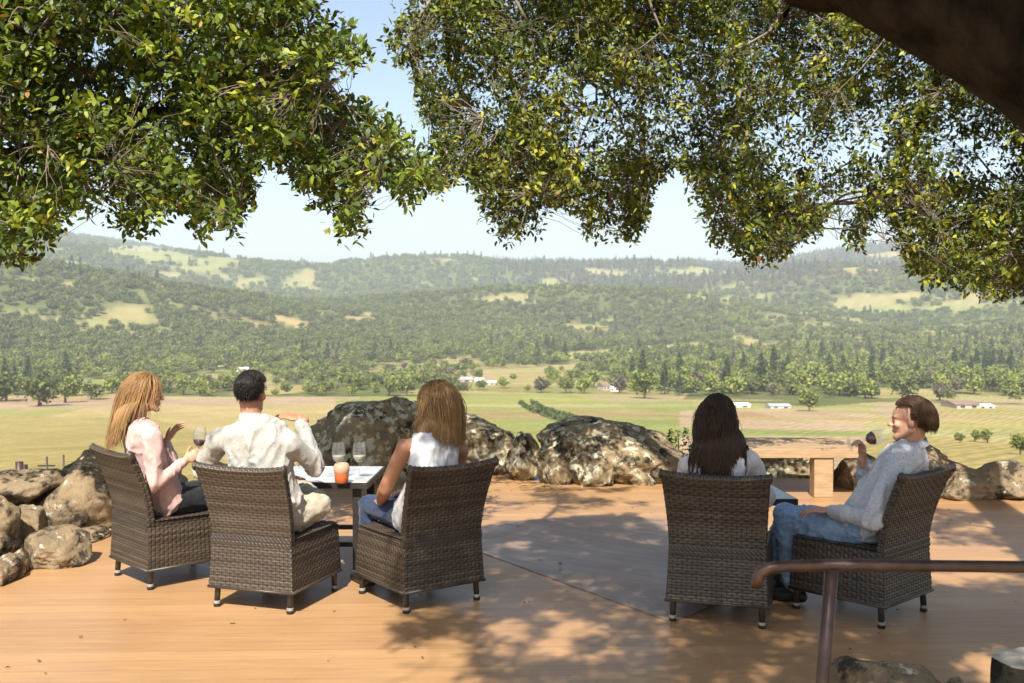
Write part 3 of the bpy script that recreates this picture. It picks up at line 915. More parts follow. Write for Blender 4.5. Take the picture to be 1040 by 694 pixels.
house(222, 372, 26, 4, 12, 'roof_grey', 'wall_white', 'grey roofed building below the wooded hill', 0.1, 'farm_building', 'farm building')
house(246, 377, 12, 4, 10, 'roof_white', 'wall_white', 'white shed below the wooded hill beside a grey roof', 0.2, 'shed', 'shed')
# ================================================================== terrace
def deck_sheet(name, outline, z0, z1, mat, label):
    b = MB()
    n = len(outline)
    v = [(x, y, z1) for x, y in outline] + [(x, y, z0) for x, y in outline]
    f = [list(range(n)), list(range(2 * n - 1, n - 1, -1))] + [[i, i + n, (i + 1) % n + n, (i + 1) % n] for i in range(n)]
    b.add(v, f)
    o = b.build(name, mat, None, False)
    set_props(o, label, 'deck', kind='structure')
    return o
DECK = [(-3.05, -5), (-3.28, 6.4), (-3.22, 7.4), (-3.12, 8.4), (-2.9, 9.4), (-2.5, 10.5), (-1.6, 11.4), (0.2, 11.5), (1.4, 11.3), (2.2, 11.25), (3.3, 10.9), (5.0, 10.6), (7.5, 10.2), (8, 6), (8, -5)][::-1]
deck_sheet('deck', DECK, -0.20, 0.0, M['deck'], 'terracotta boarded terrace deck in sun and leaf shade')
il = [at(x, y) for x, y in [(452, 548), (487, 561), (650, 621), (682, 633), (768, 598), (830, 556), (720, 530), (600, 523), (500, 532)]]
b = MB(); b.add([(p.x, p.y, 0.004) for p in il], [list(range(len(il)))[::-1]])
o = b.build('deck_inlay', M['inlay'], None, False)
if o.data.polygons[0].normal.z < 0: o.data.flip_normals()
set_props(o, 'boards tinted grey for sky sheen, laid at a slant in the middle of the deck', 'deck', kind='structure')

# ------------------------------------------------------------------ rocks
def rock_geo(sx, sy, sz, seed, rough=0.30, sub=5, flat=0.0, facets=12):
    bm = bmesh.new()
    bmesh.ops.create_icosphere(bm, subdivisions=sub, radius=1)
    bm.verts.index_update()
    v = np.array([q.co for q in bm.verts]); F = np.array([[q.index for q in f.verts] for f in bm.faces])
    bm.free()
    g = np.random.default_rng(seed)
    d = v.copy()
    r = np.ones(len(v)) * 1.05
    for _ in range(facets):                      # broken faces
        n = g.normal(size=3); n /= np.linalg.norm(n)
        h = g.uniform(0.62, 0.93)
        c = d @ n
        r = np.where(c > 1e-3, np.minimum(r, h / np.maximum(c, 1e-3)), r)
    off = g.uniform(-50, 50, 3)
    r = r * (1 + rough * (fbm(d * 1.5 + off, 3, seed) - 0.5) * 1.3)
    rid = 1 - np.abs(fbm(d * 4.2 + off, 4, seed + 3) * 2 - 1)
    r = r + rough * 0.34 * (rid - 0.75) + rough * 0.16 * (fbm(d * 11 + off, 3, seed + 5) - 0.5)
    p = d * r[:, None] * np.array([sx, sy, sz])
    return p, F

def rock(px0, px1, ytop, ybase, Y, depth, seed, label, mat='rock', rz=0.0, rough=0.30, sub=5, lean=0, zb=0.0, facets=13):
    """a boulder whose sides, top and foot are seen at these pixels from the terrace, Y metres away"""
    k = Y / FPX
    a = P(px0, ybase, Y); b_ = P(px1, ybase, Y)
    top = P((px0 + px1) / 2, ytop, Y).z
    sx = (b_.x - a.x) / 2 * 1.06
    h = top - zb
    bur = h * 0.35
    sz = (h + bur) / 2 * 1.05
    p, F = rock_geo(sx, depth / 2, sz, seed, rough, sub, facets=facets)
    c, s = math.cos(rz), math.sin(rz)
    p = np.stack([p[:, 0] * c - p[:, 1] * s, p[:, 0] * s + p[:, 1] * c, p[:, 2] + p[:, 0] * lean], -1)
    me = mesh_np('boulder', p + np.array([0, 0, sz - bur]), F, M[mat], True)
    o = link(bpy.data.objects.new('boulder', me))
    o.location = ((a.x + b_.x) / 2, Y + 0.0, zb)
    set_props(o, label, 'boulder', 'boulders edging the terrace')
    return o

rock(322, 522, 409, 496, 11.6, 1.7, 3, 'huge lichen spotted boulder behind the woman in the white tank top', 'rock_dark', rough=0.46, sub=6, zb=-0.05, facets=12)
rock(330, 428, 416, 494, 11.0, 1.0, 12, 'pale lichen covered shoulder of rock leaning on the huge boulder', 'rock_dark', rough=0.30, lean=0.25, zb=-0.05)
rock(552, 684, 431, 493, 11.2, 1.3, 8, 'long dark low boulder at the middle of the terrace edge', 'rock_dark', rough=0.34, sub=6, zb=-0.05, lean=-0.10, facets=7)
rock(514, 548, 444, 492, 11.0, 0.5, 21, 'small upright dark rock wedged next to the huge boulder', 'rock_dark')
rock(548, 582, 446, 493, 10.75, 0.45, 22, 'small round dark rock in front of the long low boulder', 'rock_dark')
rock(640, 700, 455, 493, 11.0, 0.7, 25, 'tapering tan rock at the tail of the long low boulder', 'rock')
rock(578, 632, 462, 495, 10.65, 0.4, 26, 'mottled low rock at the foot of the long dark boulder', 'rock_dark')
rock(752, 838, 458, 500, 11.35, 0.6, 61, 'rock darkened to fill the shaded gap under the low timber table', 'rock_dark', zb=-0.1)  # dark stone colour stands for the shade under the table
rock(880, 984, 452, 509, 10.4, 0.9, 31, 'angular tan boulder with a dark cleft behind the man in the pale blue shirt', 'rock', lean=-0.10, facets=15)
rock(845, 895, 462, 504, 10.6, 0.7, 33, 'shaded rock between the timber table leg and the man in pale blue', 'rock')
rock(950, 1010, 478, 511, 9.95, 0.6, 34, 'low split tan rock in front of the angular boulder', 'rock', facets=16)
rock(985, 1050, 470, 511, 10.05, 0.8, 37, 'pale blocky rock lying at the end of the rock row', 'rock', facets=16)
rock(1035, 1120, 462, 512, 9.9, 0.9, 39, 'broad rock running out of view beyond the pale blocky rock', 'rock')
# rock wall on the sunny side
rock(44, 126, 466, 552, 8.55, 0.9, 71, 'large rounded tan boulder right behind the chair of the woman in pink', 'rock', rz=0.1, facets=4, rough=0.26)
rock(-40, 62, 480, 545, 8.3, 0.8, 45, 'flat pale topped rock capping the wall near the fence posts', 'rock', zb=0.22, lean=0.18, facets=14)
rock(27, 92, 540, 582, 7.35, 0.55, 46, 'oblong tan rock lying flat on the deck edge', 'rock', facets=14)
rock(14, 50, 512, 556, 7.75, 0.4, 47, 'small leaning rock with a smooth flat face wedged mid wall', 'rock', zb=0.08, rz=0.5, facets=12)
rock(-42, 20, 505, 560, 7.4, 0.6, 48, 'brown rounded rock stacked at the open end of the wall', 'rock', zb=0.1)
rock(-14, 24, 562, 592, 6.9, 0.4, 49, 'small brown cobble at the near foot of the rock wall', 'rock')
rock(10, 32, 558, 584, 7.15, 0.28, 50, 'pale fist shaped stone beside the small brown cobble', 'rock', facets=16)
rock(74, 112, 536, 550, 8.2, 0.5, 51, 'flat tan slab at the foot of the large rounded boulder', 'rock', facets=16)
rock(-150, -38, 478, 575, 7.4, 1.0, 52, 'big boulder out at the wall end beyond the brown rounded rock', 'rock')
rock(120, 190, 480, 545, 8.9, 0.7, 53, 'rock hidden in the corner behind the woman in pink', 'rock')
rock(200, 262, 478, 520, 10.0, 0.8, 54, 'rock at the deck edge behind the man in the cream shirt', 'rock')
rock(262, 335, 476, 512, 10.7, 0.9, 55, 'rock in the sun between the cream shirt and the huge boulder', 'rock')
# by the handrail
rock(832, 968, 668, 760, 4.55, 0.42, 57, 'flat mossy stone at the foot of the rusty handrail', 'rock', rough=0.2, facets=16)
rock(955, 1000, 688, 760, 4.35, 0.25, 58, 'dark cobble between the flat mossy stone and the sawn log', 'rock_dark')

# the sawn log
M['log_bark'] = mat_rock('log_bark', (0.14, 0.12, 0.075), (0.10, 0.085, 0.055), (0.035, 0.03, 0.02), (0.32, 0.31, 0.2))
M['log_end'] = simple('sawn_log_end', (0.42, 0.36, 0.26), (0.62, 0.56, 0.44), 14, 0.8, 0.3, 50, 0.003)
lp = P(1046, 668, 4.5)
t = thing('log_stump', (lp.x, lp.y, 0), 'short upright sawn log with a pale cut top by the handrail', 'log')
bm_ = MB(); g = random.Random(5)
prof = [(0.158, 0), (0.15, 0.1), (0.146, 0.22), (0.142, lp.z - 0.012)]
bm_.lathe(prof, n=40)
v = np.array(bm_.v); an = np.arctan2(v[:, 1], v[:, 0])
k = 1 + 0.05 * np.sin(an * 3 + 1) + 0.03 * np.sin(an * 7) + 0.02 * np.sin(an * 13 + v[:, 2] * 9)
v[:, 0] *= k; v[:, 1] *= k
bm_.v = v.tolist(); bm_.build('bark', M['log_bark'], t)
tv = v[-40:]
b = MB(); b.add([(x * 0.985, y * 0.985, lp.z + 0.006 * math.sin(i)) for i, (x, y, z) in enumerate(tv)] + [tuple(q) for q in tv] + [(0, 0, lp.z + 0.004)],
                [[i, (i + 1) % 40, 80] for i in range(40)] + [[40 + i, 40 + (i + 1) % 40, (i + 1) % 40, i] for i in range(40)])
b.build('cut_top', M['log_end'], t, False)

# ------------------------------------------------------------------ handrail
a0 = P(773, 589, 3.33); a1 = P(845, 574, 3.30); a2 = P(1300, 579, 3.25)
rd = 0.0185
t = thing('handrail', (a1.x, a1.y, 0), 'rusty brown pipe handrail with a turned down end in front of the chairs', 'handrail')
o0 = Vector(t.location)
b = MB()
b.tube([P(768, 596, 3.34), P(769, 588, 3.335), P(773, 581, 3.33), P(782, 577, 3.325), P(800, 575, 3.32), a1, P(960, 575, 3.28), a2], [rd * .96, rd, rd, rd, rd, rd, rd, rd], 14)
b.build('rail', M['rust'], t, off=o0)
b = MB()
f0 = P(833, 720, 3.33); p1 = a1 - Vector((0, 0, 0.01)); dirn = (f0 - p1).normalized()
b.tube([p1, p1 + dirn * ((p1.z) / -dirn.z + 0.0)], 0.0205, 14)
b.build('post', M['rust'], t, off=o0)
b = MB(); e = p1 + dirn * (p1.z / -dirn.z); b.lathe([(0.0, 0.012), (0.06, 0.012), (0.065, 0.008), (0.065, 0.001)], (e.x, e.y, 0), 20); b.build('base_flange', M['rust'], t, off=o0)
b = MB()
q = Vector((a2.x, a2.y, a2.z)); b.tube([q - Vector((0.02, 0, 0)), Vector((q.x - 0.02, q.y, 0))], 0.0245, 14); b.build('post', M['rust'], t, off=o0)

# ------------------------------------------------------------------ low timber table
tx0, tx1, ty0, ty1, th = 1.93, 3.20, 9.87, 10.75, 0.455
t = thing('timber_table', ((tx0 + tx1) / 2, (ty0 + ty1) / 2, 0), 'low thick pale timber table at the far edge of the deck', 'table')
o0 = Vector(t.location)
b = MB()
for i in range(5):
    y = ty0 + (ty1 - ty0) * (i + 0.5) / 5
    b.box(((tx0 + tx1) / 2, y, th - 0.045), (tx1 - tx0, (ty1 - ty0) / 5 - 0.006, 0.085), bev=0.006)
b.build('tabletop', M['timber'], t, False, off=o0)
for x, y in ((tx0 + 0.16, ty0 + 0.10), (2.86, ty0 + 0.10), (tx0 + 0.16, ty1 - 0.10), (tx1 - 0.13, ty1 - 0.10)):
    if True:
        b = MB(); b.box((x, y, (th - 0.09) / 2), (0.175, 0.16, th - 0.09), bev=0.008); b.build('leg', M['timber'], t, False, off=o0)

# ------------------------------------------------------------------ fence posts on the slope
for px, py, Y, hh, mat, lab in [(19, 469, 15.0, 1.0, 'rust', 'thick rusty fence post standing in the field behind the rock wall'), (47, 464, 19.0, 1.15, 'dark_metal', 'thin metal fence stake with a crossbar in the field'),
                               (64, 462, 20.5, 1.1, 'dark_metal', 'thin plain metal fence stake nearest the large rounded boulder'), (24, 472, 16.5, 0.9, 'rust', 'slim rusty stake leaning beside the thick rusty post')]:
    top = P(px, py, Y); g0 = float(H(top.x, top.y))
    t = thing('fence_post', (top.x, top.y, g0), lab, 'fence post', 'fence posts in the field')
    r_ = 0.055 if 'thick' in lab else (0.03 if 'slim' in lab else 0.018)
    b = MB(); b.tube([(0, 0, -0.2), (0.01, 0, top.z - g0)], r_, 8); b.build('stake', M[mat], t)
    if 'crossbar' in lab:
        b = MB(); b.box((0, 0, top.z - g0 - 0.16), (0.30, 0.02, 0.025)); b.build('crossbar', M[mat], t, False)

# ------------------------------------------------------------------ dry leaves on the boards, grass by the rocks
M['dry_leaf'] = simple('dry_brown_leaf', (0.13, 0.075, 0.035), (0.28, 0.17, 0.08), 3, 0.8)
g = np.random.default_rng(91)
pts = []
while len(pts) < 120:
    x, y = g.uniform(-2.8, 5.5), g.uniform(4.6, 10.6)
    if fbm(np.array([[x * 1.1, y * 1.1, 0]]), 2, 9)[0] + g.random() * 0.3 > 0.68: pts.append((x, y))
b = MB()
for x, y in pts:
    a = g.uniform(0, 6.28); L = g.uniform(0.018, 0.045); wd = L * 0.5; c, s = math.cos(a), math.sin(a); h = 0.006
    lo = [(-L / 2, 0, h), (0, wd / 2, h + g.uniform(0.001, 0.010)), (L / 2, 0, h + g.uniform(0, .006)), (0, -wd / 2, h + g.uniform(0.001, 0.010))]
    b.add([(x + u * c - v * s, y + u * s + v * c, z) for u, v, z in lo], [[0, 1, 2], [0, 2, 3]])
set_props(b.build('fallen_leaves', M['dry_leaf'], None, False), 'dry brown oak leaves scattered over the deck', 'leaves', kind='stuff')

M['grass'] = simple('dry_grass', (0.19, 0.18, 0.06), (0.36, 0.30, 0.13), 2, 0.9)
b = MB()
def tuft(x, y, z, n, h, spread):
    for _ in range(n):
        px_, py_ = x + g.normal() * spread, y + g.normal() * spread
        hh = h * g.uniform(0.5, 1.1); a = g.uniform(0, 6.28); bend = hh * g.uniform(0.1, 0.6)
        w_ = 0.004
        b.add([(px_ - w_, py_, z), (px_ + w_, py_, z), (px_ + w_ + math.cos(a) * bend * .4, py_ + math.sin(a) * bend * .4, z + hh * .6), (px_ - w_ + math.cos(a) * bend * .4, py_ + math.sin(a) * bend * .4, z + hh * .6), (px_ + math.cos(a) * bend, py_ + math.sin(a) * bend, z + hh)],
              [[0, 1, 2, 3], [3, 2, 4]])
for _ in range(420):
    a = g.uniform(-0.6, 0.6); r_ = g.uniform(11.9, 22)
    x, y = r_ * math.sin(a), r_ * math.cos(a)
    tuft(x, y, float(H(x, y)), 16, 0.30, 0.16)
for _ in range(160):
    x, y = g.uniform(-7.5, -3.6), g.uniform(6.5, 13)
    tuft(x, y, float(H(x, y)), 14, 0.28, 0.14)
for x0, x1, yy in [(1.4, 2.0, 11.2), (-2.6, -2.0, 11.0)]:
    for _ in range(14): tuft(g.uniform(x0, x1), yy + g.uniform(-.1, .25), 0, 16, 0.2, 0.06)
set_props(b.build('dry_grass', M['grass'], None, False), 'dry yellow green grass on the slope past the boulders', 'grass', kind='stuff')

# small shrub rising past the boulder tail
sp = P(689, 458, 13.5)
t = thing('small_shrub', (sp.x, sp.y, float(H(sp.x, sp.y))), 'small dark young conifer past the tail of the long boulder', 'shrub')
q, F, ti = crown_geo('cone', 1.0, 0.5, 260, 6, 0.035, 5)
hs = (P(689, 436, 13.5).z - t.location.z)
q = q * np.array([1, 1, hs])
link(bpy.data.objects.new('crown', mesh_np('crown', q, F, TM[3], False, {'tint': ti})), t)
b = MB(); b.tube([(0, 0, -0.1), (0, 0, hs * 0.9)], [0.02, 0.006], 6); b.build('trunk', M['far_bark'], t)

# ================================================================== the oaks overhead
def poly_sample(poly, n, g):
    poly = np.array(poly, float)
    lo, hi = poly.min(0), poly.max(0)
    out = []
    tot = 0
    while tot < n:
        p = lo + g.random((n * 2, 2)) * (hi - lo)
        p = p[inpoly(p[:, 0], p[:, 1], poly.tolist())]
        out.append(p); tot += len(p)
    return np.concatenate(out)[:n]

def P_np(px, py, Y):
    u = (px - CX) / FPX; v = (CY - py) / FPX
    dy = CT + v * ST; dz = -ST + v * CT
    t = Y / dy
    return np.stack([u * t, Y, CAMH + dz * t], -1)

def leaves_geo(C, ax, nleaf, g, L=0.046, tw=0.19, wid=0.46):
    """sprigs: C centres, ax outward directions"""
    m = len(C); n = m * nleaf
    k = np.tile(np.linspace(0.05, 1, nleaf), m)
    A = np.repeat(ax, nleaf, 0); base = np.repeat(C - ax * tw * 0.5, nleaf, 0) + A * (k * tw)[:, None]
    rd = g.normal(size=(n, 3)); rd -= A * (rd * A).sum(1)[:, None]; rd /= np.linalg.norm(rd, axis=1)[:, None]
    d = A * g.uniform(0.15, 0.75, n)[:, None] + rd * 0.85; d /= np.linalg.norm(d, axis=1)[:, None]
    up = np.array([0, -0.35, 0.8]) + g.normal(size=(n, 3)) * 0.55
    nr = up - d * (up * d).sum(1)[:, None]; nr /= np.linalg.norm(nr, axis=1)[:, None] + 1e-9
    s = np.cross(d, nr)
    ln = (L * g.uniform(0.6, 1.25, n))[:, None]; wd = ln * wid
    base = base + rd * 0.012
    v = np.stack([base, base + d * ln * .30 + s * wd * .46 + nr * wd * .12, base + d * ln * .30 - s * wd * .46 + nr * wd * .12,
                  base + d * ln * .68 + s * wd * .40 + nr * wd * .10, base + d * ln * .68 - s * wd * .40 + nr * wd * .10, base + d * ln - nr * wd * .1], 1).reshape(-1, 3)
    o = (np.arange(n) * 6)[:, None]
    F = np.concatenate([o + np.array([[0, 1, 2, 2]]), o + np.array([[1, 3, 4, 2]]), o + np.array([[3, 5, 4, 4]])], 1).reshape(-1, 4)
    tint = np.clip(np.repeat(g.normal(0.45, 0.16, m), nleaf) + g.normal(0, 0.13, n), 0, 0.93)
    odd = g.random(n)
    tint = np.where(odd > 0.985, g.uniform(0.94, 1.0, n), tint)
    return v, F, np.repeat(tint, 6)

def mesh_tri_quads(name, v, F, mats, attrs):
    q = F[F[:, 2] != F[:, 3]]; t3 = F[F[:, 2] == F[:, 3]][:, :3]
    me = bpy.data.meshes.new(name)
    me.vertices.add(len(v)); me.vertices.foreach_set('co', v.astype(np.float32).ravel())
    flat = np.concatenate([q.ravel(), t3.ravel()]).astype(np.int32)
    tot = np.concatenate([np.full(len(q), 4), np.full(len(t3), 3)]).astype(np.int32)
    st = np.concatenate([[0], np.cumsum(tot)[:-1]]).astype(np.int32)
    me.loops.add(len(flat)); me.loops.foreach_set('vertex_index', flat)
    me.polygons.add(len(tot)); me.polygons.foreach_set('loop_start', st); me.polygons.foreach_set('loop_total', tot)
    for m in mats: me.materials.append(m)
    for k_, val in attrs.items():
        a = me.attributes.new(k_, 'FLOAT', 'POINT'); a.data.foreach_set('value', val.astype(np.float32))
    me.update(calc_edges=True)
    return me

def twig_tubes(A, B, r0, r1, g, sag=0.05, n=4, seg=3):
    """many thin tapered tubes A->B, vectorised"""
    m = len(A)
    d = B - A; L = np.linalg.norm(d, axis=1)[:, None] + 1e-6
    t = d / L
    u = np.cross(t, np.tile([0.3, 0.2, 1.0], (m, 1))); u /= np.linalg.norm(u, axis=1)[:, None] + 1e-9
    w_ = np.cross(t, u)
    j1 = g.normal(size=(m, 3)) * sag * L; j2 = g.normal(size=(m, 3)) * sag * L
    V = np.zeros((m, seg + 1, n, 3))
    for i in range(seg + 1):
        f = i / seg
        c = A + d * f + j1 * math.sin(math.pi * f) + j2 * math.sin(2 * math.pi * f) * 0.6
        rr = (r0 * (1 - f) + r1 * f)
        for k in range(n):
            an = 2 * math.pi * k / n
            V[:, i, k] = c + (u * math.cos(an) + w_ * math.sin(an)) * (rr[:, None] if hasattr(rr, '__len__') else rr)
    idx = np.arange(m * (seg + 1) * n).reshape(m, seg + 1, n)
    jn = np.roll(idx, -1, 2)
    F = np.stack([idx[:, :-1], jn[:, :-1], jn[:, 1:], idx[:, 1:]], -1).reshape(-1, 4)
    return V.reshape(-1, 3), F

def nearest(Q, T):
    out = np.empty(len(Q), int)
    for i in range(0, len(Q), 512):
        out[i:i + 512] = np.argmin(((Q[i:i + 512, None] - T[None]) ** 2).sum(-1), 1)
    return out

def grow_tree(name, label, root, limbs, C, mat, g, nleaf, L, n_branch, n_twig, bark_parts, tw=0.19):
    """limbs: list of (points, radii); C: sprig centres"""
    t = thing(name, root, label, 'tree')
    off = np.array(root)
    trunk = MB()
    for pts, rads in limbs:
        # smooth through the points
        pts = [Vector(p) for p in pts]
        S, RR = [], []
        for i in range(len(pts) - 1):
            p0 = pts[max(i - 1, 0)]; p1 = pts[i]; p2 = pts[i + 1]; p3 = pts[min(i + 2, len(pts) - 1)]
            for k in range(8):
                f = k / 8
                S.append(0.5 * ((2 * p1) + (p2 - p0) * f + (2 * p0 - 5 * p1 + 4 * p2 - p3) * f * f + (3 * p1 - p0 - 3 * p2 + p3) * f ** 3))
                RR.append(rads[i] * (1 - f) + rads[i + 1] * f)
        S.append(pts[-1]); RR.append(rads[-1])
        bark_parts.append((np.array([tuple(p) for p in S]), np.array(RR)))
        trunk.tube(S, RR, 14 if RR[0] > 0.1 else 8)
    v = np.array(trunk.v)
    nz = fbm(v * np.array([7, 7, 4]), 4, 3)
    # rough bark: move along the ring normal
    c = np.concatenate([np.repeat(p, 14 if r_[0] > 0.1 else 8, 0) for p, r_ in bark_parts])
    v = c + (v - c) * (0.88 + 0.26 * nz)[:, None]
    trunk.v = v.tolist()
    trunk.build('trunk', M['bark'], t, off=off)
    T0 = np.concatenate([p for p, _ in bark_parts]); R0 = np.concatenate([r_ for _, r_ in bark_parts])
    sel = g.choice(len(C), min(n_branch, len(C)), replace=False)
    Bc = C[sel]
    j = nearest(Bc, T0)
    # branches leave the limb some way back so that they run outward
    V1, F1 = twig_tubes(T0[j], Bc, np.clip(R0[j] * 0.5, 0.012, 0.05), np.full(len(Bc), 0.007), g, 0.07, 6, 6)
    ts = np.linspace(0.25, 1, 7)
    T1 = (T0[j][:, None] * (1 - ts)[None, :, None] + Bc[:, None] * ts[None, :, None]).reshape(-1, 3)
    sel2 = g.choice(len(C), min(n_twig, len(C)), replace=False)
    Tc = C[sel2]
    j2 = nearest(Tc, T1)
    V2, F2 = twig_tubes(T1[j2], Tc, np.full(len(Tc), 0.007), np.full(len(Tc), 0.003), g, 0.09, 4, 4)
    ts = np.linspace(0.3, 1, 4)
    T2 = np.concatenate([(T1[j2][:, None] * (1 - ts)[None, :, None] + Tc[:, None] * ts[None, :, None]).reshape(-1, 3), T1])
    j3 = nearest(C, T2)
    dd = C - T2[j3]; ln = np.linalg.norm(dd, axis=1)
    V3, F3 = twig_tubes(T2[j3], C, np.full(len(C), 0.0032), np.full(len(C), 0.0016), g, 0.08, 3, 3)
    V = np.concatenate([V1, V2, V3]) - off
    F = np.concatenate([F1, F2 + len(V1), F3 + len(V1) + len(V2)])
    link(bpy.data.objects.new('branches', mesh_np('branches', V, F, M['twig'], True)), t)
    ax = dd / (ln[:, None] + 1e-6) + g.normal(size=C.shape) * 0.45 + np.array([0, 0, -0.12])
    ax /= np.linalg.norm(ax, axis=1)[:, None]
    v, F, ti = leaves_geo(C, ax, nleaf, g, L, tw)
    link(bpy.data.objects.new('crown', mesh_tri_quads('crown', v - off, F, [mat], {'tint': ti})), t)
    return t

def clump(C, scale, thr, seed, soft=0.08, g=None):
    n = fbm(C / scale, 3, seed)
    return C[n + (g.random(len(C)) - 0.5) * soft > thr]

# --- the oak on the open side: its foliage hangs from limbs that come in from outside the view
gl = np.random.default_rng(17)
LEFT = [(-420, -160), (318, -160), (316, 0), (326, 14), (356, 36), (376, 60), (374, 78), (352, 70), (338, 62), (330, 88), (360, 108), (384, 116), (412, 142), (436, 164), (428, 192), (408, 202), (396, 178), (374, 190), (366, 228), (352, 236), (338, 222), (318, 196), (300, 172), (272, 164), (252, 182), (240, 234), (222, 220), (205, 236), (182, 208), (158, 214), (136, 240), (112, 226), (82, 202), (62, 222), (48, 246), (22, 262), (-30, 262), (-200, 250), (-420, 220)]
p2 = poly_sample(LEFT, 19000, gl)
Yl = 6.5 + 2.6 * gl.random(len(p2))
C = P_np(p2[:, 0], p2[:, 1], Yl)
C = clump(C, 0.36, 0.47, 5, 0.10, gl)
limbsL = [([(-7.2, 7.2, -0.3), (-6.9, 7.3, 1.6), (-6.0, 7.4, 2.7), (-4.8, 7.5, 2.85), (-3.6, 7.5, 2.75), (-2.6, 7.6, 3.1), (-1.7, 7.7, 3.0)], [0.36, 0.30, 0.20, 0.11, 0.075, 0.045, 0.02]),
          ([(-6.6, 7.3, 2.2), (-5.6, 7.6, 3.6), (-4.2, 7.9, 3.9), (-2.9, 7.9, 3.9), (-1.8, 7.8, 3.6)], [0.2, 0.13, 0.08, 0.05, 0.018]),
          ([(-6.3, 7.4, 2.5), (-5.4, 6.9, 3.3), (-4.0, 6.8, 3.5), (-2.6, 6.9, 3.5)], [0.15, 0.09, 0.05, 0.02])]
grow_tree('oak_tree', 'live oak with drooping sunlit foliage reaching over the pink and cream shirts', (-7.2, 7.2, -0.25), limbsL, C, M['leaf'], gl, 13, 0.064, 70, 420, [], tw=0.21)

# --- the oak over the seats: thick limb close to the viewer, foliage hanging beyond and roofing the deck
gr = np.random.default_rng(29)
RIGHT = [(425, -160), (1500, -160), (1500, 300), (1100, 305), (1040, 298), (1000, 296), (975, 288), (945, 286), (928, 276), (912, 248), (902, 212), (888, 218), (878, 248), (866, 250), (858, 228), (872, 208), (866, 190), (848, 205), (832, 232), (806, 252), (786, 262), (768, 268), (748, 252), (728, 244), (712, 216), (702, 180), (688, 166), (664, 186), (656, 218), (640, 246), (618, 240), (604, 246), (588, 216), (562, 206), (540, 236), (512, 241), (492, 214), (488, 190), (466, 176), (446, 192), (432, 190), (440, 152), (430, 118), (424, 84), (414, 70), (398, 58), (398, 40), (400, 18), (420, 4)]
p2 = poly_sample(RIGHT, 42000, gr)
Yr = 8.3 + 3.5 * gr.random(len(p2))
C = P_np(p2[:, 0], p2[:, 1], Yr)
C = clump(C, 0.40, 0.475, 15, 0.08, gr)
qx, qy = proj(C)
gap = np.zeros(len(C))
for poly in [[(545, 70), (640, 90), (634, 150), (600, 175), (560, 140)], [(752, 130), (830, 105), (905, 90), (905, 190), (850, 212), (790, 190)], [(940, 130), (1040, 150), (1040, 190), (950, 180)], [(480, 90), (520, 100), (515, 140), (480, 130)]]:
    gap = np.where(inpoly(qx, qy, poly), 1, gap)
C = C[(gap < 0.5) | (fbm(C / 0.22, 2, 88) > 0.54)]
# roof of leaves over the deck: where it stands so that the midday sun dapples the boards
SHADE = [([(455, 700), (480, 660), (470, 600), (455, 560), (490, 535), (560, 528), (640, 522), (690, 545), (760, 540), (840, 560), (860, 610), (930, 620), (1000, 590), (1200, 600), (1300, 700), (1300, 1100), (455, 1100)], 0.94),
         ([(330, 720), (400, 660), (410, 612), (470, 600), (480, 660), (455, 1100), (300, 1100)], 0.60),
         ([(940, 512), (1200, 515), (1200, 600), (1000, 590), (950, 560)], 0.50),
         ([(500, 497), (640, 495), (660, 512), (560, 520), (500, 512)], 0.35),
         ([(440, 545), (470, 565), (470, 600), (420, 605), (425, 560)], 0.5),
         ([(270, 545), (330, 540), (330, 575), (270, 590)], 0.24), ([(845, 562), (960, 562), (960, 604), (845, 602)], 0.0), ([(742, 582), (792, 582), (792, 612), (742, 612)], 0.0)]
n = 34000
gx = gr.uniform(-2.6, 8.0, n); gy = gr.uniform(2.0, 11.0, n)
px, py = proj(np.stack([gx, gy, gx * 0], -1))
den = np.zeros(n)
for poly, v in SHADE:
    den = np.where(inpoly(px, py, poly), v, den)
nn = fbm(np.stack([gx / 0.34, gy / 0.50, gx * 0], -1), 3, 63)
keep = (nn + (gr.random(n) - .5) * .08 > 0.62 - den * 0.30) & (gr.random(n) < den * 1.1 + 0.1) & (den > 0)
gx, gy = gx[keep], gy[keep]
hz_ = 4.1 + 1.7 * gr.random(len(gx)) + 0.12 * gx
roof = np.stack([gx - SDIR.x / -SDIR.z * hz_ , gy - SDIR.y / -SDIR.z * hz_, hz_], -1)
print('roof sprigs', len(roof), 'hanging', len(C))
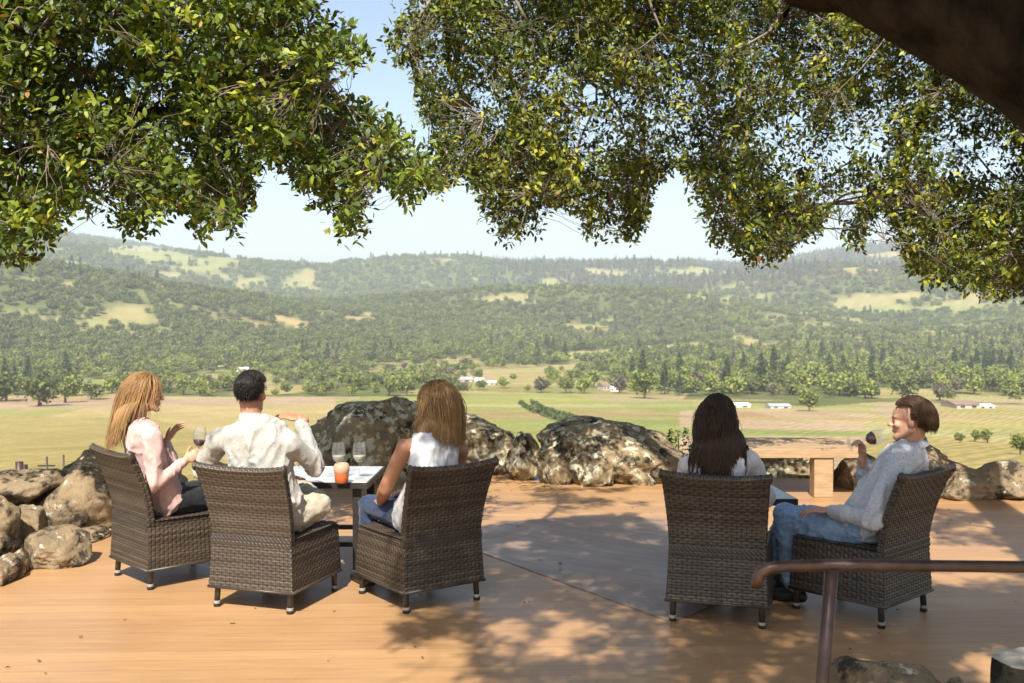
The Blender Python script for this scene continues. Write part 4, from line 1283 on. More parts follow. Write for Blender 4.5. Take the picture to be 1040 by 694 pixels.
limbsR = [([(3.9, 3.6, -0.3), (3.6, 3.6, 1.0), (2.85, 3.75, 1.95), (2.05, 3.9, 2.62), (1.27, 4.05, 3.14), (0.4, 4.3, 3.8), (-0.4, 4.8, 4.5)], [0.50, 0.44, 0.36, 0.30, 0.25, 0.17, 0.06]),
          ([(3.0, 3.8, 2.2), (3.6, 5.6, 4.0), (3.9, 7.6, 4.6), (3.7, 9.0, 4.0), (3.5, 9.9, 2.8)], [0.30, 0.17, 0.10, 0.05, 0.025]),
          ([(1.2, 4.05, 3.05), (1.3, 5.6, 4.5), (1.3, 7.4, 4.9), (1.0, 9.3, 4.7), (0.7, 10.3, 3.9)], [0.24, 0.13, 0.08, 0.05, 0.02]),
          ([(1.3, 6.2, 4.65), (0.2, 7.6, 5.0), (-0.5, 9.2, 4.8), (-0.6, 10.4, 4.0)], [0.12, 0.08, 0.05, 0.02]),
          ([(3.8, 7.2, 4.5), (4.9, 8.6, 4.2), (5.1, 9.4, 2.7), (4.6, 9.9, 2.35)], [0.11, 0.08, 0.055, 0.025]),
          ([(2.2, 3.9, 2.8), (2.0, 2.4, 4.6), (1.4, 0.8, 5.2), (0.8, -0.6, 5.2)], [0.24, 0.15, 0.10, 0.04]),
          ([(2.0, 2.4, 4.6), (3.4, 1.4, 5.2), (4.6, 0.8, 5.4)], [0.12, 0.08, 0.03]),
          ([(0.2, 4.3, 3.65), (-0.4, 3.0, 4.7), (-0.8, 1.8, 5.0)], [0.10, 0.07, 0.03]),
          ([(1.3, 6.2, 4.65), (2.2, 7.8, 5.0), (2.4, 9.6, 4.3)], [0.09, 0.06, 0.02])]
# leaves added above the big limb, out of view, to keep it in the shade
lp_ = np.array([(2.7, 3.8, 2.1), (2.05, 3.9, 2.62), (1.7, 3.97, 2.9), (1.27, 4.05, 3.14), (0.8, 4.2, 3.5)])
k_ = gr.integers(0, 5, 1500)
up_ = lp_[k_] + gr.normal(size=(1500, 3)) * np.array([0.30, 0.28, 0.15]) - np.array(SDIR) * gr.uniform(1.1, 2.6, 1500)[:, None]
Call = np.concatenate([C, roof, up_])
grow_tree('oak_tree', 'live oak whose thick dark limb arches over the seats and shades the deck', (3.9, 3.6, 0), limbsR, Call, M['leaf_olive'], gr, 13, 0.057, 130, 900, [], tw=0.20)
# ================================================================== wicker chairs
def weave(fn, wm, hm, row=0.0165, stake=0.027, amp=0.0040, seed=0, band=None):
    """woven strands laid over the surface fn(u,v); returns verts, faces, strand tint"""
    nu = max(6, int(wm / stake * 6)); nv = max(6, int(hm / row * 5))
    u = np.linspace(0, 1, nu + 1); v = np.linspace(0, 1, nv + 1)
    U, V = np.meshgrid(u, v)
    Pt = fn(U, V)
    e = 1e-3
    du = (fn(np.clip(U + e, 0, 1), V) - fn(np.clip(U - e, 0, 1), V)); dv = (fn(U, np.clip(V + e, 0, 1)) - fn(U, np.clip(V - e, 0, 1)))
    nr = np.cross(du, dv); nr /= np.linalg.norm(nr, axis=-1)[..., None] + 1e-12
    um, vm_ = U * wm, V * hm
    r_i = np.floor(vm_ / row + 1e-6); fr = vm_ / row - r_i
    hump = np.sqrt(np.clip(1 - (2 * fr - 1) ** 2, 0, 1))
    ph = np.cos(math.pi * um / stake) * np.where(r_i % 2 == 0, 1, -1)
    su = np.abs((um / stake) % 1.0 - 0.5)
    h = amp * (hump * (0.70 + 0.40 * ph) - 0.55) - amp * 0.9 * sstep(0.36, 0.5, su)
    if band is not None:
        for bv in band:
            bz = np.abs(vm_ - bv * hm) < row * 1.0
            h = np.where(bz, amp * 1.3 * (np.sqrt(np.clip(1 - ((vm_ - bv * hm) / row) ** 2, 0, 1)) * (0.55 + 0.45 * np.cos(2 * math.pi * (um + vm_) / 0.026))), h)
    Pt = Pt + nr * h[..., None]
    g = np.random.default_rng(seed)
    ti = g.random(int(r_i.max()) + 2)[r_i.astype(int)] * 0.45 + 0.25 + 0.3 * fbm(np.stack([um * 9, vm_ * 30, um * 0 + seed], -1), 2, seed)
    # tint drops along the stakes and in the gaps between strands
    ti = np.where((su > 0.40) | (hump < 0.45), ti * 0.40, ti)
    idx = np.arange((nu + 1) * (nv + 1)).reshape(nv + 1, nu + 1)
    F = np.stack([idx[:-1, :-1], idx[:-1, 1:], idx[1:, 1:], idx[1:, :-1]], -1).reshape(-1, 4)
    return Pt.reshape(-1, 3), F, np.clip(ti, 0, 1).ravel()

def joinw(parts):
    V, F, T = [], [], []
    o = 0
    for v, f, t in parts:
        V.append(v); F.append(f + o); T.append(t); o += len(v)
    return np.concatenate(V), np.concatenate(F), np.concatenate(T)

CW, ZB, ZS, ZT = 0.27, 0.125, 0.415, 0.825     # half width, skirt bottom, seat, back top
def back_y(z):                                 # rear face of the back, leaning out above the seat
    t = np.clip((z - ZS) / (ZT - ZS), 0, 1)
    b = np.clip((ZS - z) / (ZS - ZB), 0, 1)
    return -0.285 - 0.105 * t ** 1.7 - 0.015 * b
def half_w(z):
    t = np.clip((z - ZS) / (ZT - ZS), 0, 1); b = np.clip((ZS - z) / (ZS - ZB), 0, 1)
    return CW - 0.006 + 0.028 * t ** 1.5 + 0.014 * b
def ear(s):                                    # the back curves away and rises a little at its corners
    return np.abs(2 * s - 1) ** 2.4

def sheet(z0, z1, y_off, flip):
    def fn(U, V):
        s = 1 - U if flip else U
        zz = z0 + (z1 - z0) * V
        t = np.clip((zz - ZS) / (ZT - ZS), 0, 1)
        x = (s * 2 - 1) * half_w(zz)
        y = back_y(zz) + y_off - 0.030 * ear(s) * t ** 1.5
        z = zz + 0.026 * ear(s) * t ** 2
        return np.stack([x, y, z], -1)
    return fn

def bake(name, parts, parent, mat=None):
    v, f, t = joinw(parts)
    return link(bpy.data.objects.new(name, mesh_np(name, v, f, mat or M['wicker'], True, {'strand': t})), parent)

def tubew(pts, r, n=7, tint=0.5):
    b = MB(); b.tube(pts, r, n)
    F = []
    for q in b.f:
        if len(q) == 4: F.append(q)
        else:
            for i in range(1, len(q) - 1): F.append([q[0], q[i], q[i + 1], q[i + 1]])
    return b

def Body_ell(c, rad, n=12):
    b = MB()
    b.lathe([(max(1e-4, math.sin(math.pi * k / 8)), -math.cos(math.pi * k / 8)) for k in range(9)], n=n)
    b.v = [(c[0] + x * rad[0], c[1] + y * rad[1], c[2] + z * rad[2]) for x, y, z in b.v]
    return b

def make_chair():
    t = thing('wicker_chair', (0, 0, 0), 'brown woven wicker chair', 'chair', 'wicker chairs on the deck')
    TH = 0.045
    hw = 2 * CW
    # backrest: rear sheet from skirt to top, front sheet above the seat, two edge strips, rolled rim
    parts = [weave(sheet(ZB, ZT, 0.0, False), hw, ZT - ZB, seed=1, band=(0.385, 0.415)), weave(sheet(ZS - 0.02, ZT, TH, True), hw, ZT - ZS, seed=2)]
    def edge(sgn):
        def fn(U, V):
            zz = ZS - 0.02 + (ZT - ZS + 0.02) * V
            t_ = np.clip((zz - ZS) / (ZT - ZS), 0, 1)
            uu = U if sgn > 0 else 1 - U
            return np.stack([np.full_like(U, sgn) * half_w(zz), back_y(zz) + TH * uu - 0.030 * t_ ** 1.5, zz + 0.026 * t_ ** 2], -1)
        return fn
    for sg in (-1, 1): parts.append(weave(edge(sg), TH, ZT - ZS, seed=3, stake=0.022))
    back = bake('backrest', parts, t)
    def rimf(U, V):
        an = math.pi * (V * 1.25 - 0.125)
        q = U
        return np.stack([(q * 2 - 1) * half_w(np.array(ZT)) * 1.006, float(back_y(np.array(ZT))) + TH / 2 - (TH / 2 + 0.004) * np.cos(an) - 0.030 * ear(q), ZT - 0.004 + 0.020 * np.sin(an) + 0.026 * ear(q)], -1)
    bake('top_rim', [weave(rimf, hw * 1.1, 0.09, seed=4, row=0.018, stake=0.018, amp=0.0045)], back)
    for sg in (-1, 1):
        e_ = Body_ell((sg * float(half_w(np.array(ZT))), float(back_y(np.array(ZT))) + TH / 2 - 0.030, ZT + 0.018), (0.012, 0.026, 0.030))
        e_.build('rim_end', M['wicker'], back, attrs={'strand': np.full(len(e_.v), 0.4)})
    # side panels
    def side(sgn):
        def fn(U, V):
            zz = ZB + (ZS - ZB) * V
            uu = U if sgn > 0 else 1 - U
            b_ = np.clip((ZS - zz) / (ZS - ZB), 0, 1)
            y0 = back_y(zz) + 0.001
            y1 = 0.285 + 0.012 * b_
            x = sgn * (half_w(zz) * (1 - 0.02 * uu) - 0.001 - 0.010 * np.sin(math.pi * uu) * (1 - b_))
            return np.stack([x, y0 + (y1 - y0) * uu, zz], -1)
        return fn
    for sg in (-1, 1): bake('side_panel', [weave(side(sg), 0.57, ZS - ZB, seed=5 + sg)], t)
    def front(U, V):
        zz = ZB + (ZS - ZB) * V
        b_ = np.clip((ZS - zz) / (ZS - ZB), 0, 1)
        return np.stack([(1 - 2 * U) * half_w(zz) * 0.98, 0.285 + 0.012 * b_, zz], -1)
    bake('front_panel', [weave(front, hw, ZS - ZB, seed=9)], t)
    def seat(U, V):
        y = -0.25 + 0.536 * V
        return np.stack([(2 * U - 1) * (CW - 0.008), y, ZS + 0.012 - 0.020 * np.sin(math.pi * U) * np.sin(math.pi * V)], -1)
    bake('seat', [weave(seat, hw, 0.54, seed=11)], t)
    # edge cane round the skirt foot
    hb = float(half_w(np.array(ZB)))
    y0 = float(back_y(np.array(ZB)))
    b = MB()
    for p, q in [((-hb, y0, ZB), (hb, y0, ZB)), ((hb, y0, ZB), (hb * .98, 0.297, ZB)), ((hb * .98, 0.297, ZB), (-hb * .98, 0.297, ZB)), ((-hb * .98, 0.297, ZB), (-hb, y0, ZB))]:
        b.tube([p, q], 0.009, 7)
    b.build('skirt_rim', M['wicker'], t, attrs={'strand': np.full(len(b.v), 0.45)})
    for sx in (-1, 1):
        for y in (y0 + 0.035, 0.265):
            x = sx * (hb - 0.035)
            b = MB(); b.tube([(x * 0.98, y + (0.012 if y < 0 else -0.008), ZB + 0.06), (x, y, 0.03)], 0.0175, 10)
            lg = b.build('leg', M['wicker'], t, attrs={'strand': np.full(len(b.v), 0.35)})
            b = MB(); b.lathe([(0.0, 0.036), (0.019, 0.036), (0.020, 0.033), (0.020, 0.020)], (x, y, 0), 14); b.build('foot_ring', M['cap_metal'], lg)
            b = MB(); b.lathe([(0.0205, 0.020), (0.021, 0.004), (0.016, 0.0), (0.0, 0.0)], (x, y, 0), 14); b.build('foot_pad', M['dark_metal'], lg)
    return t

CHAIRS = {  # rear-foot midpoint, heading clockwise from straight ahead, label
    1: ((-2.405, 6.84), 47, 'wicker chair by the rock wall carrying the woman in pink'),
    2: ((-1.495, 6.21), 19, 'wicker chair in full sun carrying the man in the cream shirt'),
    3: ((-0.410, 6.285), -36, 'wicker chair carrying the woman in the white tank top'),
    4: ((1.130, 5.920), 17, 'wicker chair in tree shade carrying the long dark haired woman'),
    5: ((2.190, 6.02), -43, 'wicker chair carrying the man in the pale blue shirt')}
class Frame: pass
FR = {}
proto = make_chair()
for i, (mid, a, lab) in CHAIRS.items():
    f = Vector((math.sin(R(a)), math.cos(R(a)), 0)); r_ = Vector((math.cos(R(a)), -math.sin(R(a)), 0))
    c = Vector((mid[0], mid[1], 0)) + f * 0.262
    o = proto if i == 1 else copy_tree(proto)
    o.location = c; o.rotation_euler = (0, 0, -R(a)); o['label'] = lab
    fr = Frame(); fr.c, fr.f, fr.r = c, f, r_
    FR[i] = fr
def L_(i, x, y, z):
    q = FR[i]
    return q.c + q.r * x + q.f * y + Vector((0, 0, z))

# ================================================================== tables, glasses
def side_table(loc, rz, size, h, top_mat, label):
    t = thing('side_table', loc, label, 'table', 'small tables between the chairs', rz)
    b = MB(); b.box((0, 0, h - 0.016), (size - 0.02, size - 0.02, 0.032), bev=0.004); b.build('tabletop', M[top_mat], t, False)
    b = MB()
    for sx, sy, dx, dy in ((0, -1, size, 0.02), (0, 1, size, 0.02), (-1, 0, 0.02, size - 0.04), (1, 0, 0.02, size - 0.04)):
        b.box((sx * (size / 2 - 0.01), sy * (size / 2 - 0.01), h - 0.022), (dx, dy, 0.038))
    b.build('frame', M['dark_metal'], t, False)
    for sx in (-1, 1):
        for sy in (-1, 1):
            b = MB(); b.box((sx * (size / 2 - 0.085), sy * (size / 2 - 0.085), (h - 0.042) / 2), (0.055, 0.055, h - 0.042), bev=0.004); b.build('leg', M['dark_metal'], t, False)
    b = MB()
    for sy in (-1, 1): b.box((0, sy * (size / 2 - 0.085), 0.20), (size - 0.23, 0.03, 0.03))
    for sx in (-1, 1): b.box((sx * (size / 2 - 0.085), 0, 0.20), (0.03, size - 0.23, 0.03))
    b.build('stretcher', M['dark_metal'], t, False)
    return t
TBL = (-1.275, 7.32, 0)
side_table(TBL, R(-2), 0.72, 0.62, 'mosaic', 'dark legged side table with a pale stone mosaic top')
side_table((1.43, 7.10, 0), R(3), 0.70, 0.545, 'slate', 'low dark slate topped side table half hidden by a chair')

def wine_glass(loc, axis, label, wine=None, s=1.0, hgt=0.215, rot=None):
    t = thing('wine_glass', loc, label, 'wine glass', 'wine glasses')
    q = Vector(axis).normalized().to_track_quat('Z', 'Y')
    t.rotation_mode = 'QUATERNION'; t.rotation_quaternion = q; t.scale = (s, s, s)
    b = MB(); b.lathe([(0.035, 0.0015), (0.02, 0.004), (0.005, 0.009)], n=28); b.build('foot', M['glass'], t)
    b = MB(); b.lathe([(0.0042, 0.0085), (0.0034, 0.03), (0.0034, 0.075), (0.006, 0.092)], n=14); b.build('stem', M['glass'], t)
    out = [(0.003, 0.092), (0.016, 0.098), (0.030, 0.112), (0.038, 0.132), (0.040, 0.150), (0.037, 0.180), (0.031, 0.213)]
    inn = [(r - 0.0013, z) for r, z in out[::-1]][:-1] + [(0.0, 0.096)]
    b = MB(); b.lathe(out, n=36); b.build('bowl', M['glass'], t)
    if wine:
        top = 0.136
        pr = [(0.0, 0.0975), (0.0140, 0.0995), (0.0278, 0.1130), (0.0355, 0.1325), (0.0357, top)]
        b = MB(); b.lathe(pr + [(0.0, top)], n=32); b.build('wine', M[wine], t)
    return t
tz = 0.6205
g1 = P(343, 489, 7.30); g2 = P(365, 489, 7.27)
wine_glass(at(344, 486, tz), (0, 0, 1), 'wine glass of pale wine on the mosaic table behind the orange jar', 'white_wine', 1.12)
wine_glass(at(365, 486, tz), (0, 0, 1), 'wine glass of pale wine on the mosaic table closest to the white tank top', 'white_wine', 1.12)
cp = at(347, 491, tz)
t = thing('candle_jar', cp, 'small orange glass jar with a frosted pale top on the mosaic table', 'jar')
t.scale = (0.86, 0.86, 0.86)
b = MB(); b.lathe([(0.0, 0.0), (0.040, 0.0), (0.047, 0.008), (0.053, 0.05), (0.053, 0.078)], n=28); b.build('base', M['amber'], t)
b = MB(); b.lathe([(0.053, 0.078), (0.056, 0.085), (0.060, 0.105), (0.057, 0.132), (0.046, 0.150), (0.042, 0.150), (0.052, 0.13), (0.05, 0.085), (0.0, 0.082)], n=28); b.build('shade', M['wax'], t)
# ================================================================== people
def nz(v):
    v = Vector(v); return v.normalized()

class Body:
    """closed overlapping shapes that are fused into one continuous skin"""
    def __init__(s): s.b = MB()
    def cap(s, p0, p1, r0, r1, n=14):
        p0, p1 = Vector(p0), Vector(p1)
        d = p1 - p0
        t = d.normalized() if d.length > 1e-6 else Vector((0, 0, 1))
        pts, rad = [], []
        for a in (80, 55, 28):
            pts.append(p0 - t * r0 * math.sin(R(a))); rad.append(r0 * math.cos(R(a)))
        for k in range(5):
            pts.append(p0 + d * (k / 4)); rad.append(r0 + (r1 - r0) * k / 4)
        for a in (28, 55, 80):
            pts.append(p1 + t * r1 * math.sin(R(a))); rad.append(r1 * math.cos(R(a)))
        s.b.tube(pts, rad, n)
    def chain(s, pts, rads):
        for i in range(len(pts) - 1): s.cap(pts[i], pts[i + 1], rads[i], rads[i + 1])
    def ell(s, c, rad, Rm=None, nu=16, nv=10):
        V, F = [], []
        c = Vector(c)
        for j in range(nv + 1):
            th = math.pi * j / nv
            for i in range(nu):
                ph = 2 * math.pi * i / nu
                p = Vector((rad[0] * math.sin(th) * math.cos(ph), rad[1] * math.sin(th) * math.sin(ph), rad[2] * math.cos(th)))
                if j in (0, nv): p = Vector((p.x + 1e-4 * math.cos(ph), p.y + 1e-4 * math.sin(ph), p.z))
                V.append(c + (Rm @ p if Rm else p))
        for j in range(nv):
            for i in range(nu):
                F.append([j * nu + i, (j + 1) * nu + i, (j + 1) * nu + (i + 1) % nu, j * nu + (i + 1) % nu])
        F.append([i for i in range(nu)][::1]); F.append([nv * nu + i for i in range(nu)][::-1])
        s.b.add(V, F)
    def loft(s, rings, n=20):
        """rings: (centre, lateral axis, forward axis, half width, half depth, squareness)"""
        V, F = [], []
        for c, la, fo, w_, d_, sq in rings:
            c, la, fo = Vector(c), Vector(la), Vector(fo)
            for k in range(n):
                a = 2 * math.pi * k / n
                x, y = math.cos(a), math.sin(a)
                x = math.copysign(abs(x) ** sq, x); y = math.copysign(abs(y) ** sq, y)
                V.append(c + la * x * w_ + fo * y * d_)
        m = len(rings)
        for j in range(m - 1):
            for k in range(n):
                F.append([j * n + k, j * n + (k + 1) % n, (j + 1) * n + (k + 1) % n, (j + 1) * n + k])
        F.append([k for k in range(n)][::-1]); F.append([(m - 1) * n + k for k in range(n)])
        s.b.add(V, F)
    def fuse(s, name, voxel, mats, parent, smooth=4, wrinkle=None, paint=None, factor=0.5):
        me = mesh_np(name + '_shapes', s.b.v, s.b.f, [], True)
        o = bpy.data.objects.new(name + '_shapes', me); COL.objects.link(o)
        m = o.modifiers.new('r', 'REMESH'); m.mode = 'VOXEL'; m.voxel_size = voxel
        m = o.modifiers.new('s', 'SMOOTH'); m.factor = factor; m.iterations = smooth
        dg = bpy.context.evaluated_depsgraph_get(); dg.update()
        ev = o.evaluated_get(dg)
        nm = bpy.data.meshes.new_from_object(ev, depsgraph=dg)
        bpy.data.objects.remove(o); bpy.data.meshes.remove(me)
        nv = len(nm.vertices)
        co = np.empty(nv * 3, np.float32); nm.vertices.foreach_get('co', co); co = co.reshape(-1, 3).astype(float)
        if wrinkle:
            no = np.empty(nv * 3, np.float32); nm.vertices.foreach_get('normal', no); no = no.reshape(-1, 3)
            co = co + no * wrinkle(co, no)[:, None]
        if paint is not None:
            ce = np.empty(len(nm.polygons) * 3, np.float32); nm.polygons.foreach_get('center', ce)
            nm.polygons.foreach_set('material_index', paint(ce.reshape(-1, 3).astype(float)).astype(np.int32))
        off = np.array(parent.matrix_world.translation if parent.matrix_world else (0, 0, 0))
        off = np.array(parent.location)
        nm.vertices.foreach_set('co', (co - off).astype(np.float32).ravel())
        nm.materials.clear()
        for q in mats: nm.materials.append(q)
        nm.polygons.foreach_set('use_smooth', np.ones(len(nm.polygons), bool))
        nm.name = name
        nm.update()
        return link(bpy.data.objects.new(name, nm), parent)

def folds(amp=0.006, sc=9.0, seed=0, dirv=(0, 0, 1), st=0.45, extra=None):
    d = np.array(nz(dirv))
    def f(co, no):
        a = co @ d
        q = co - np.outer(a, d) * (1 - st)
        n1 = fbm(q * sc + seed * 3.1, 3, seed)
        n3 = fbm(q * sc * 2.1 + seed * 7.7, 2, seed + 2)
        rid = np.clip(1 - np.abs(n1 * 2 - 1) * 3.0, 0, 1) ** 2.0 * 1.6 + np.clip(1 - np.abs(n3 * 2 - 1) * 3.0, 0, 1) ** 2.0 * 0.7 - 0.7
        w_ = fbm(co * 5 + seed, 2, seed + 9)
        return amp * rid * (0.35 + 1.1 * w_) + amp * 0.15 * (fbm(co * 38, 2, seed + 4) - 0.5)
    return f

def head_frame(fwd, tilt=0.0):
    f = nz(fwd); up = Vector((0, 0, 1))
    r_ = f.cross(up).normalized(); u = r_.cross(f).normalized()
    Rm = Matrix((r_, f, u)).transposed()
    return Rm @ Matrix.Rotation(tilt, 3, 'Y')

def add_head(B, c, Rm, s=1.0, nose=1.0):
    c = Vector(c)
    q = lambda x, y, z: c + Rm @ (Vector((x, y, z)) * s)
    e = lambda p, r_: B.ell(q(*p), [k * s for k in r_], Rm)
    e((0, -0.012, 0.036), (0.074, 0.095, 0.084))
    e((0, 0.034, -0.030), (0.058, 0.060, 0.078))
    e((0, 0.054, 0.032), (0.060, 0.044, 0.052))
    for sx in (-1, 1):
        B.cap(q(sx * 0.052, 0.000, -0.052), q(sx * 0.020, 0.076, -0.092), 0.021 * s, 0.019 * s)
        e((sx * 0.036, 0.070, -0.022), (0.026, 0.022, 0.022))
        e((sx * 0.076, -0.004, -0.006), (0.009, 0.019, 0.031))
        e((sx * 0.078, -0.010, -0.014), (0.013, 0.010, 0.020))
        e((sx * 0.031, 0.077, 0.004), (0.0145, 0.0125, 0.0115))
        B.cap(q(sx * 0.014, 0.092, 0.022), q(sx * 0.048, 0.080, 0.024), 0.0085 * s, 0.007 * s)
    e((0, 0.080, -0.096), (0.024, 0.020, 0.018))
    B.cap(q(0, 0.094, 0.016), q(0, 0.116, -0.024), 0.0085 * s, 0.0125 * s * nose)
    for sx in (-1, 1): e((sx * 0.011, 0.104, -0.028), (0.009, 0.011, 0.008))
    e((0, 0.090, -0.052), (0.026, 0.013, 0.0085))
    e((0, 0.089, -0.064), (0.022, 0.013, 0.0080))

def face_paint(c, Rm, s=1.0):
    Ri = np.array(Rm.transposed()); c = np.array(c)
    def f(ce):
        l = (ce - c) @ Ri.T / s
        out = np.zeros(len(ce), int)
        for sx in (-1, 1):
            d = (l - np.array([sx * 0.031, 0.089, 0.004])) / np.array([0.0125, 0.012, 0.0062])
            out[(d ** 2).sum(1) < 1] = 2
            d = (l - np.array([sx * 0.031, 0.091, 0.004])) / np.array([0.006, 0.014, 0.0062])
            out[(d ** 2).sum(1) < 1] = 3
            d = (l - np.array([sx * 0.032, 0.090, 0.0275])) / np.array([0.020, 0.016, 0.0045])
            out[(d ** 2).sum(1) < 1] = 4
        d = (l - np.array([0, 0.098, -0.058])) / np.array([0.024, 0.014, 0.0115])
        out[(d ** 2).sum(1) < 1] = 1
        return out
    return f

def add_hand(B, wrist, d, pn, thumb, s=1.0, curl=(20, 30, 20), spread=0.12, thumb_curl=20, ext=None):
    """wrist point, direction to the fingers, palm normal (the side the fingers close to), thumb side vector"""
    w_ = Vector(wrist); d = nz(d); pn = Vector(pn); pn = (pn - d * pn.dot(d)).normalized()
    t = d.cross(pn)
    if t.dot(Vector(thumb)) < 0: t = -t
    R3 = Matrix((t, pn, d)).transposed()
    B.cap(w_ - d * 0.03, w_ + d * 0.012, 0.0255 * s, 0.0235 * s)
    B.ell(w_ + d * 0.048 * s, (0.039 * s, 0.0155 * s, 0.048 * s), R3)
    B.ell(w_ + d * 0.072 * s, (0.039 * s, 0.0135 * s, 0.026 * s), R3)
    L0 = [(0.040, 0.024, 0.020), (0.045, 0.028, 0.022), (0.041, 0.026, 0.021), (0.032, 0.020, 0.018)]
    X = [0.028, 0.0095, -0.0095, -0.0275]
    Z = [0.088, 0.092, 0.088, 0.080]
    for i in range(4):
        p = w_ + d * Z[i] * s + t * X[i] * s
        a = 0.0
        sp = spread * (1.5 - i) / 1.5
        dd0 = (d + t * sp).normalized()
        cu = ext[i] if ext else curl
        r0 = (0.0088, 0.0092, 0.0088, 0.0078)[i] * s
        p = p - dd0 * 0.02 * s
        B.cap(p, p + dd0 * 0.02 * s, r0 * 1.08, r0)
        p = p + dd0 * 0.02 * s
        for j in range(3):
            a += R(cu[j])
            dj = (dd0 * math.cos(a) + pn * math.sin(a)).normalized()
            p2 = p + dj * L0[i][j] * s
            B.cap(p, p2, r0 * (1 - 0.09 * j), r0 * (0.93 - 0.09 * j), 10)
            p = p2
    p = w_ + d * 0.026 * s + t * 0.026 * s
    d1 = (d * 0.62 + t * 0.72 + pn * math.sin(R(thumb_curl)) * 0.8).normalized()
    p2 = p + d1 * 0.044 * s
    B.cap(p - d1 * 0.012, p2, 0.0145 * s, 0.0105 * s)
    d2 = (d1 + d * 0.5 + pn * math.sin(R(thumb_curl)) * 0.9).normalized(); p3 = p2 + d2 * 0.030 * s
    B.cap(p2, p3, 0.0102 * s, 0.0095 * s)
    d3 = (d2 + d * 0.3 + pn * math.sin(R(thumb_curl)) * 0.5).normalized()
    B.cap(p3, p3 + d3 * 0.022 * s, 0.0092 * s, 0.0075 * s)

def torso_rings(hip, chest, neck, latH, latS, k=1.0, infl=0.0, male=True, lo=-0.07, hi=1.0):
    """elliptic sections from hips to neck base"""
    hip, chest, neck = Vector(hip), Vector(chest), Vector(neck)
    T = [lo, 0.0, 0.14, 0.34, 0.54, 0.72, 0.86, 0.94, 1.0]
    if male: W = [0.14, 0.165, 0.170, 0.158, 0.165, 0.178, 0.172, 0.120, 0.062]; D = [0.105, 0.118, 0.120, 0.110, 0.112, 0.118, 0.102, 0.080, 0.058]
    else: W = [0.15, 0.172, 0.168, 0.130, 0.138, 0.152, 0.148, 0.098, 0.050]; D = [0.105, 0.118, 0.112, 0.092, 0.100, 0.108, 0.088, 0.066, 0.048]
    out = []
    def sp(t):
        a, b, c = hip, chest * 2 - (hip + neck) * 0.5, neck
        return a * (1 - t) ** 2 + b * 2 * t * (1 - t) + c * t * t
    for t, w_, d_ in zip(T, W, D):
        if t > hi + 1e-6: continue
        c = sp(t)
        tan = (sp(t + 0.02) - sp(t - 0.02)).normalized()
        f = min(max(t, 0), 1)
        la = (Vector(latH) * (1 - f) + Vector(latS) * f)
        la = (la - tan * la.dot(tan)).normalized()
        fo = tan.cross(la).normalized()
        out.append((c, la, fo, w_ * k + infl, d_ * k + infl, 0.86))
    return out

